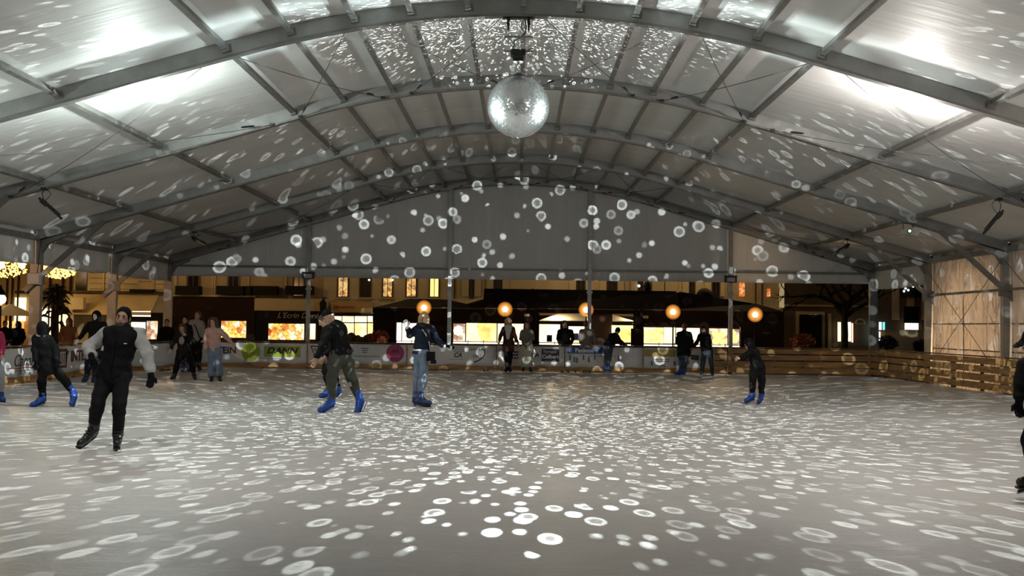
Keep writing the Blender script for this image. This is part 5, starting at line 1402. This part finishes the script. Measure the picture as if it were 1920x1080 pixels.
person('person in black jacket and grey jeans bending over the far barrier with head low', 33.5,
       dict(head=(1319, 619.5, .42), neck=(1321, 626, .28), shl=(1313, 630, .16), shr=(1328, 630, .2), elbl=(1306, 643, .25), elbr=(1331, 643, .3), wril=(1301, 651, .38), wrir=(1327, 651, .5),
            hipl=(1321, 657, -.1), hipr=(1332, 657, -.1), kneel=(1318, 680, -.06), kneer=(1334, 680, -.06), ankl=(1316.5, 694), ankr=(1335, 694), toel=(1315, 700, .16), toer=(1336, 700, .16)),
       look=(-.2, 1, -.5), s=1.02, top=BLK, legs=JEAND, hair=('black', 'cap'), skates='black', face=False, hem=.06)
# child on the right
person('child in dark clothes bending forward on blue skates, alone right of centre', 21.1,
       dict(head=(1404, 646, -.05), neck=(1410, 654), shl=(1406, 661, -.13), shr=(1417, 660, .13), elbl=(1397, 668, -.2), elbr=(1416, 672, .18), wril=(1386, 672, -.25), wrir=(1409, 680, .2),
            hipl=(1415, 688, -.07), hipr=(1426, 688, .07), kneel=(1411, 713, -.1), kneer=(1428, 713, .06), ankl=(1411, 738, -.04), ankr=(1428, 739, .08), toel=(1398, 751, -.1), toer=(1421, 753, -.08)),
       look=(-1, -.2, -.1), s=.86, h=.011, top=BLK, legs=BLK2, hair=(BLK, 'hood'), hem=.05, torso=.16, trouser_r=1.1)
# hooded person cut by the right edge
person('person in black cap and black hoodie cut off by the right edge of the photo', 9.7,
       dict(head=(1937, 640, -.05), neck=(1946, 664), shl=(1921, 688, -.2), shr=(1975, 684, .16), elbl=(1914, 728, -.24), elbr=(1975, 740, .2), wril=(1911, 752, -.28), wrir=(1960, 775, .05), handl=(1911, 778, -.3),
            hipl=(1946, 782, -.09), hipr=(1972, 782, .09), kneel=(1930, 830, -.14), kneer=(1968, 832, .06), ankl=(1944, 884, -.05), ankr=(1985, 884, .12), toel=(1910, 905, -.1), toer=(1960, 908, .1)),
       look=(-1, -.1, -.25), s=.98, h=.012, top=BLK, legs=BLK, hair=(BLK, 'cap'), skates='black', gloves=BLK, hem=.05, torso=.17)
# at the left edge
person('person in magenta jacket and grey trousers with blue skates cut off by the left edge', 19.3,
       dict(head=(-11, 610), neck=(-11, 622), shl=(-25, 630), shr=(1, 630), elbl=(-29, 647), elbr=(4, 648), wril=(-28, 664, -.1), wrir=(3, 666, -.1),
            hipl=(-19, 678), hipr=(-4, 678), kneel=(-18, 707, -.05), kneer=(0, 707, -.05), ankl=(-18, 738), ankr=(1, 738), toel=(-16, 749, -.15), toer=(7, 749, -.14)),
       look=(.2, -1, 0), s=.96, top=MAGJ, legs=GREYP, hair=('brown', 'short'), trouser_r=1.05)
# people in the street beyond the left barrier
def street(label, px, py, Y, top, hair, look=(0, -1, 0), s=1.0):
    g = onground(px, 700); m_ = FPX / Y
    def j(dx, z, dy=0):
        X = at(px, 600, Y).x + dx * s; v = Vector((X, Y + dy, z * s - .15)); c = W2C @ (v - Vector((0, 0, CAMZ)))
        return (960 + FPX * c.x / -c.z, 540 - FPX * c.y / -c.z, dy)
    J = dict(head=j(0, 1.64), neck=j(0, 1.48), shl=j(-.19, 1.40), shr=j(.19, 1.40), elbl=j(-.26, 1.14), elbr=j(.26, 1.14), wril=j(-.22, .9, -.1), wrir=j(.22, .9, -.1), hipl=j(-.09, .9), hipr=j(.09, .9),
             kneel=j(-.1, .5), kneer=j(.1, .5), ankl=j(-.1, .1), ankr=j(.1, .1), toel=j(-.11, .02, -.2), toer=j(.11, .02, -.2))
    person(label, Y, J, look=look, s=s, h=.017, top=top, legs=BLK, hair=hair, skates='shoe', hem=.2, hem_r=.2)
street('person in dark coat outside the rink, just left of the slanting corner banner', 313, 600, 34.6, BLK, ('brown', 'short'), (.3, -1, 0))
street('person with reddish brown hair in tan coat outside behind the left barrier', 129, 600, 33.5, cloth('tan', (.20, .095, .04)), ('red', 'bob'), (-.4, -.8, 0), 1.0)
street('dark-coated person outside behind the left barrier, left of the arch post', 10, 600, 36.0, BLK, ('black', 'short'), (.6, -1, 0), .93)
street('person in black outside behind the left barrier, against the arch post', 34, 600, 37.0, BLK2, ('black', 'long'), (-.6, -1, 0), .92)
# ------------------------------------------------------------------ light
def spot(name, loc, target, energy, color, angle, blend=.3, radius=.05):
    l = bpy.data.lights.new(name, 'SPOT'); l.energy = energy; l.color = color; l.spot_size = R(angle); l.spot_blend = blend; l.shadow_soft_size = radius
    o = bpy.data.objects.new(name, l); COL.objects.link(o); o.location = loc
    o.rotation_euler = (Vector(target) - Vector(loc)).to_track_quat('-Z', 'Y').to_euler(); return o
def point(name, loc, energy, color, radius=.1):
    l = bpy.data.lights.new(name, 'POINT'); l.energy = energy; l.color = color; l.shadow_soft_size = radius
    o = bpy.data.objects.new(name, l); COL.objects.link(o); o.location = loc; return o
# projectors fixed to the posts of the front arch, aimed at the mirror ball
for z_ in (.6, 2.4, 4.0):
    spot('ball_projector', (-11.5, 16.6, z_), BC, 10500, (.85, 1.0, .97), 9, .5, .25)
    spot('ball_projector', (11.5, 16.6, z_), BC, 10500, (.82, 1.0, 1.0), 9, .5, .25)
# roof washers tucked behind the front arch
point('roof_washer', (-6.4, 17.3, zlow(6.4) - .38), 280, (.88, 1.0, .95), .04)
point('roof_washer', (6.4, 17.3, zlow(6.4) - .38), 230, (1.0, .94, .89), .04)
spot('post_lamp', (-11.9, 14.6, 2.7), (-7.5, 16.2, 4.9), 850, (.86, 1.0, .94), 80, .8, .1)
spot('post_lamp', (11.9, 14.6, 2.7), (7.5, 16.2, 4.9), 680, (1.0, .86, .74), 80, .8, .1)
# the light thrown back by the mirror tiles: many small ring-shaped spots
def mirror_spots(name, loc, energy, color, seed, sc, density=.42, up=False):
    l = bpy.data.lights.new(name, 'POINT'); l.energy = energy; l.shadow_soft_size = 0.0; l.color = color
    l.use_nodes = True; nt = l.node_tree; em = nt.nodes['Emission']; L = nt.links.new
    tc = nt.nodes.new('ShaderNodeTexCoord')
    mp = nt.nodes.new('ShaderNodeMapping'); mp.inputs['Location'].default_value = (seed * 3.1, seed * 1.7, seed * .9); mp.inputs['Rotation'].default_value = (seed, seed * .5, seed * .3)
    L(tc.outputs['Normal'], mp.inputs['Vector'])
    sp = nt.nodes.new('ShaderNodeSeparateXYZ'); L(tc.outputs['Normal'], sp.inputs[0])
    dn = nt.nodes.new('ShaderNodeMapRange'); dn.inputs['From Min'].default_value = -.28; dn.inputs['From Max'].default_value = -.06
    dn.inputs['To Min'].default_value = .78 if not up else density; dn.inputs['To Max'].default_value = .46 if not up else density; L(sp.outputs['Z'], dn.inputs['Value'])
    def layer(scale, stops, thr, gain):
        v = nt.nodes.new('ShaderNodeTexVoronoi'); v.inputs['Scale'].default_value = scale; v.inputs['Randomness'].default_value = 1.0
        L(mp.outputs['Vector'], v.inputs['Vector'])
        r = nt.nodes.new('ShaderNodeValToRGB'); e = r.color_ramp.elements
        while len(e) < len(stops): e.new(.5)
        for i, (p, val) in enumerate(stops): e[i].position = p; e[i].color = (val, val, val, 1)
        L(v.outputs['Distance'], r.inputs['Fac'])
        s = nt.nodes.new('ShaderNodeSeparateColor'); L(v.outputs['Color'], s.inputs['Color'])
        g = nt.nodes.new('ShaderNodeMath'); g.operation = 'LESS_THAN'; L(s.outputs['Red'], g.inputs[0]); tm = nt.nodes.new('ShaderNodeMath'); tm.operation = 'MULTIPLY'; tm.inputs[1].default_value = thr; L(dn.outputs['Result'], tm.inputs[0]); L(tm.outputs[0], g.inputs[1])
        b = nt.nodes.new('ShaderNodeMapRange'); b.inputs['To Min'].default_value = .25 * gain; b.inputs['To Max'].default_value = gain; L(s.outputs['Green'], b.inputs['Value'])
        m1 = nt.nodes.new('ShaderNodeMath'); m1.operation = 'MULTIPLY'; L(r.outputs['Color'], m1.inputs[0]); L(g.outputs[0], m1.inputs[1])
        m2 = nt.nodes.new('ShaderNodeMath'); m2.operation = 'MULTIPLY'; L(m1.outputs[0], m2.inputs[0]); L(b.outputs['Result'], m2.inputs[1])
        return m2.outputs[0]
    ring = layer(sc, [(0, .22), (.20, .30), (.28, 1.0), (.35, .9), (.40, 0)], 1.0, 1.0)
    dotl = layer(sc * 1.45, [(0, 1.0), (.25, .8), (.36, 0)], .45, .9)
    ad = nt.nodes.new('ShaderNodeMath'); ad.operation = 'ADD'; L(ring, ad.inputs[0]); L(dotl, ad.inputs[1])
    fo = nt.nodes.new('ShaderNodeLightFalloff'); fo.inputs['Strength'].default_value = 1.0; fo.inputs['Smooth'].default_value = 0
    ml = nt.nodes.new('ShaderNodeMath'); ml.operation = 'MULTIPLY'; L(ad.outputs[0], ml.inputs[0]); L(fo.outputs['Linear'], ml.inputs[1])
    zr = nt.nodes.new('ShaderNodeMapRange'); zr.inputs['From Min'].default_value = .16; zr.inputs['From Max'].default_value = .20
    zr.inputs['To Min'].default_value = 0.0 if up else 1.0; zr.inputs['To Max'].default_value = 1.0 if up else 0.0
    L(sp.outputs['Z'], zr.inputs['Value'])
    m3 = nt.nodes.new('ShaderNodeMath'); m3.operation = 'MULTIPLY'; L(ml.outputs[0], m3.inputs[0]); L(zr.outputs['Result'], m3.inputs[1])
    L(m3.outputs[0], em.inputs['Strength'])
    o = bpy.data.objects.new(name, l); COL.objects.link(o); o.location = loc
mirror_spots('mirror_ball_glint', BC + Vector((0, 0, -BR - .06)), 700, (.93, 1.0, .98), 1.0, 40, .55)
mirror_spots('mirror_ball_glint', BC + Vector((0, .12, BR + .12)), 950, (.93, 1.0, .98), 2.0, 50, .6, True)
# unseen fill spots, added above the near bay to brighten the ice
for x, c in ((-4.5, (1, .965, .92)), (4.5, (1, .93, .86))):
    spot('hall_fill', (x, 9.6, 5.5), (x * .8, 12.5, 0), 460, c, 150, 1.0, .2)
# street lighting in the square
AMB = (1.0, .66, .31)
for loc, e in (((-23, 44, 4.5), 700), ((-15, 45, 5), 210), ((-6, 46.5, 5.5), 110), ((3, 47.3, 5.5), 170), ((9, 47.3, 5.5), 170), ((16, 45, 5), 50)):
    point('street_light', loc, e, AMB, .2)
for x in (-3.2, 1.5, 4.6, 8.0): point('terrace_light', (x, 41.4, 1.9), 130, (1, .78, .45), .1)
spot('street_light', (14.9, 29.4, .7), (12.5, 29.2, 1.1), 2500, (1, .66, .36), 125, .9, .2)
spot('street_light', (15.6, 24.2, 1.2), (12.5, 24.0, 1.4), 1300, (1, .72, .46), 110, .9, .2)
point('street_light', (-17.5, 21.0, 3.6), 600, (1, .52, .22), .2)
w = bpy.data.worlds.new('night'); scene.world = w; w.use_nodes = True
w.node_tree.nodes['Background'].inputs['Color'].default_value = (.010, .011, .016, 1); w.node_tree.nodes['Background'].inputs['Strength'].default_value = 1.0
scene.view_settings.view_transform = 'Standard'; scene.view_settings.look = 'None'; scene.view_settings.gamma = 1.0; scene.view_settings.use_curve_mapping = False
scene.view_settings.exposure = 0.15
scene.cycles.use_denoising = True
scene.cycles.max_bounces = 6
scene.cycles.transparent_max_bounces = 20
scene.cycles.sample_clamp_indirect = 4
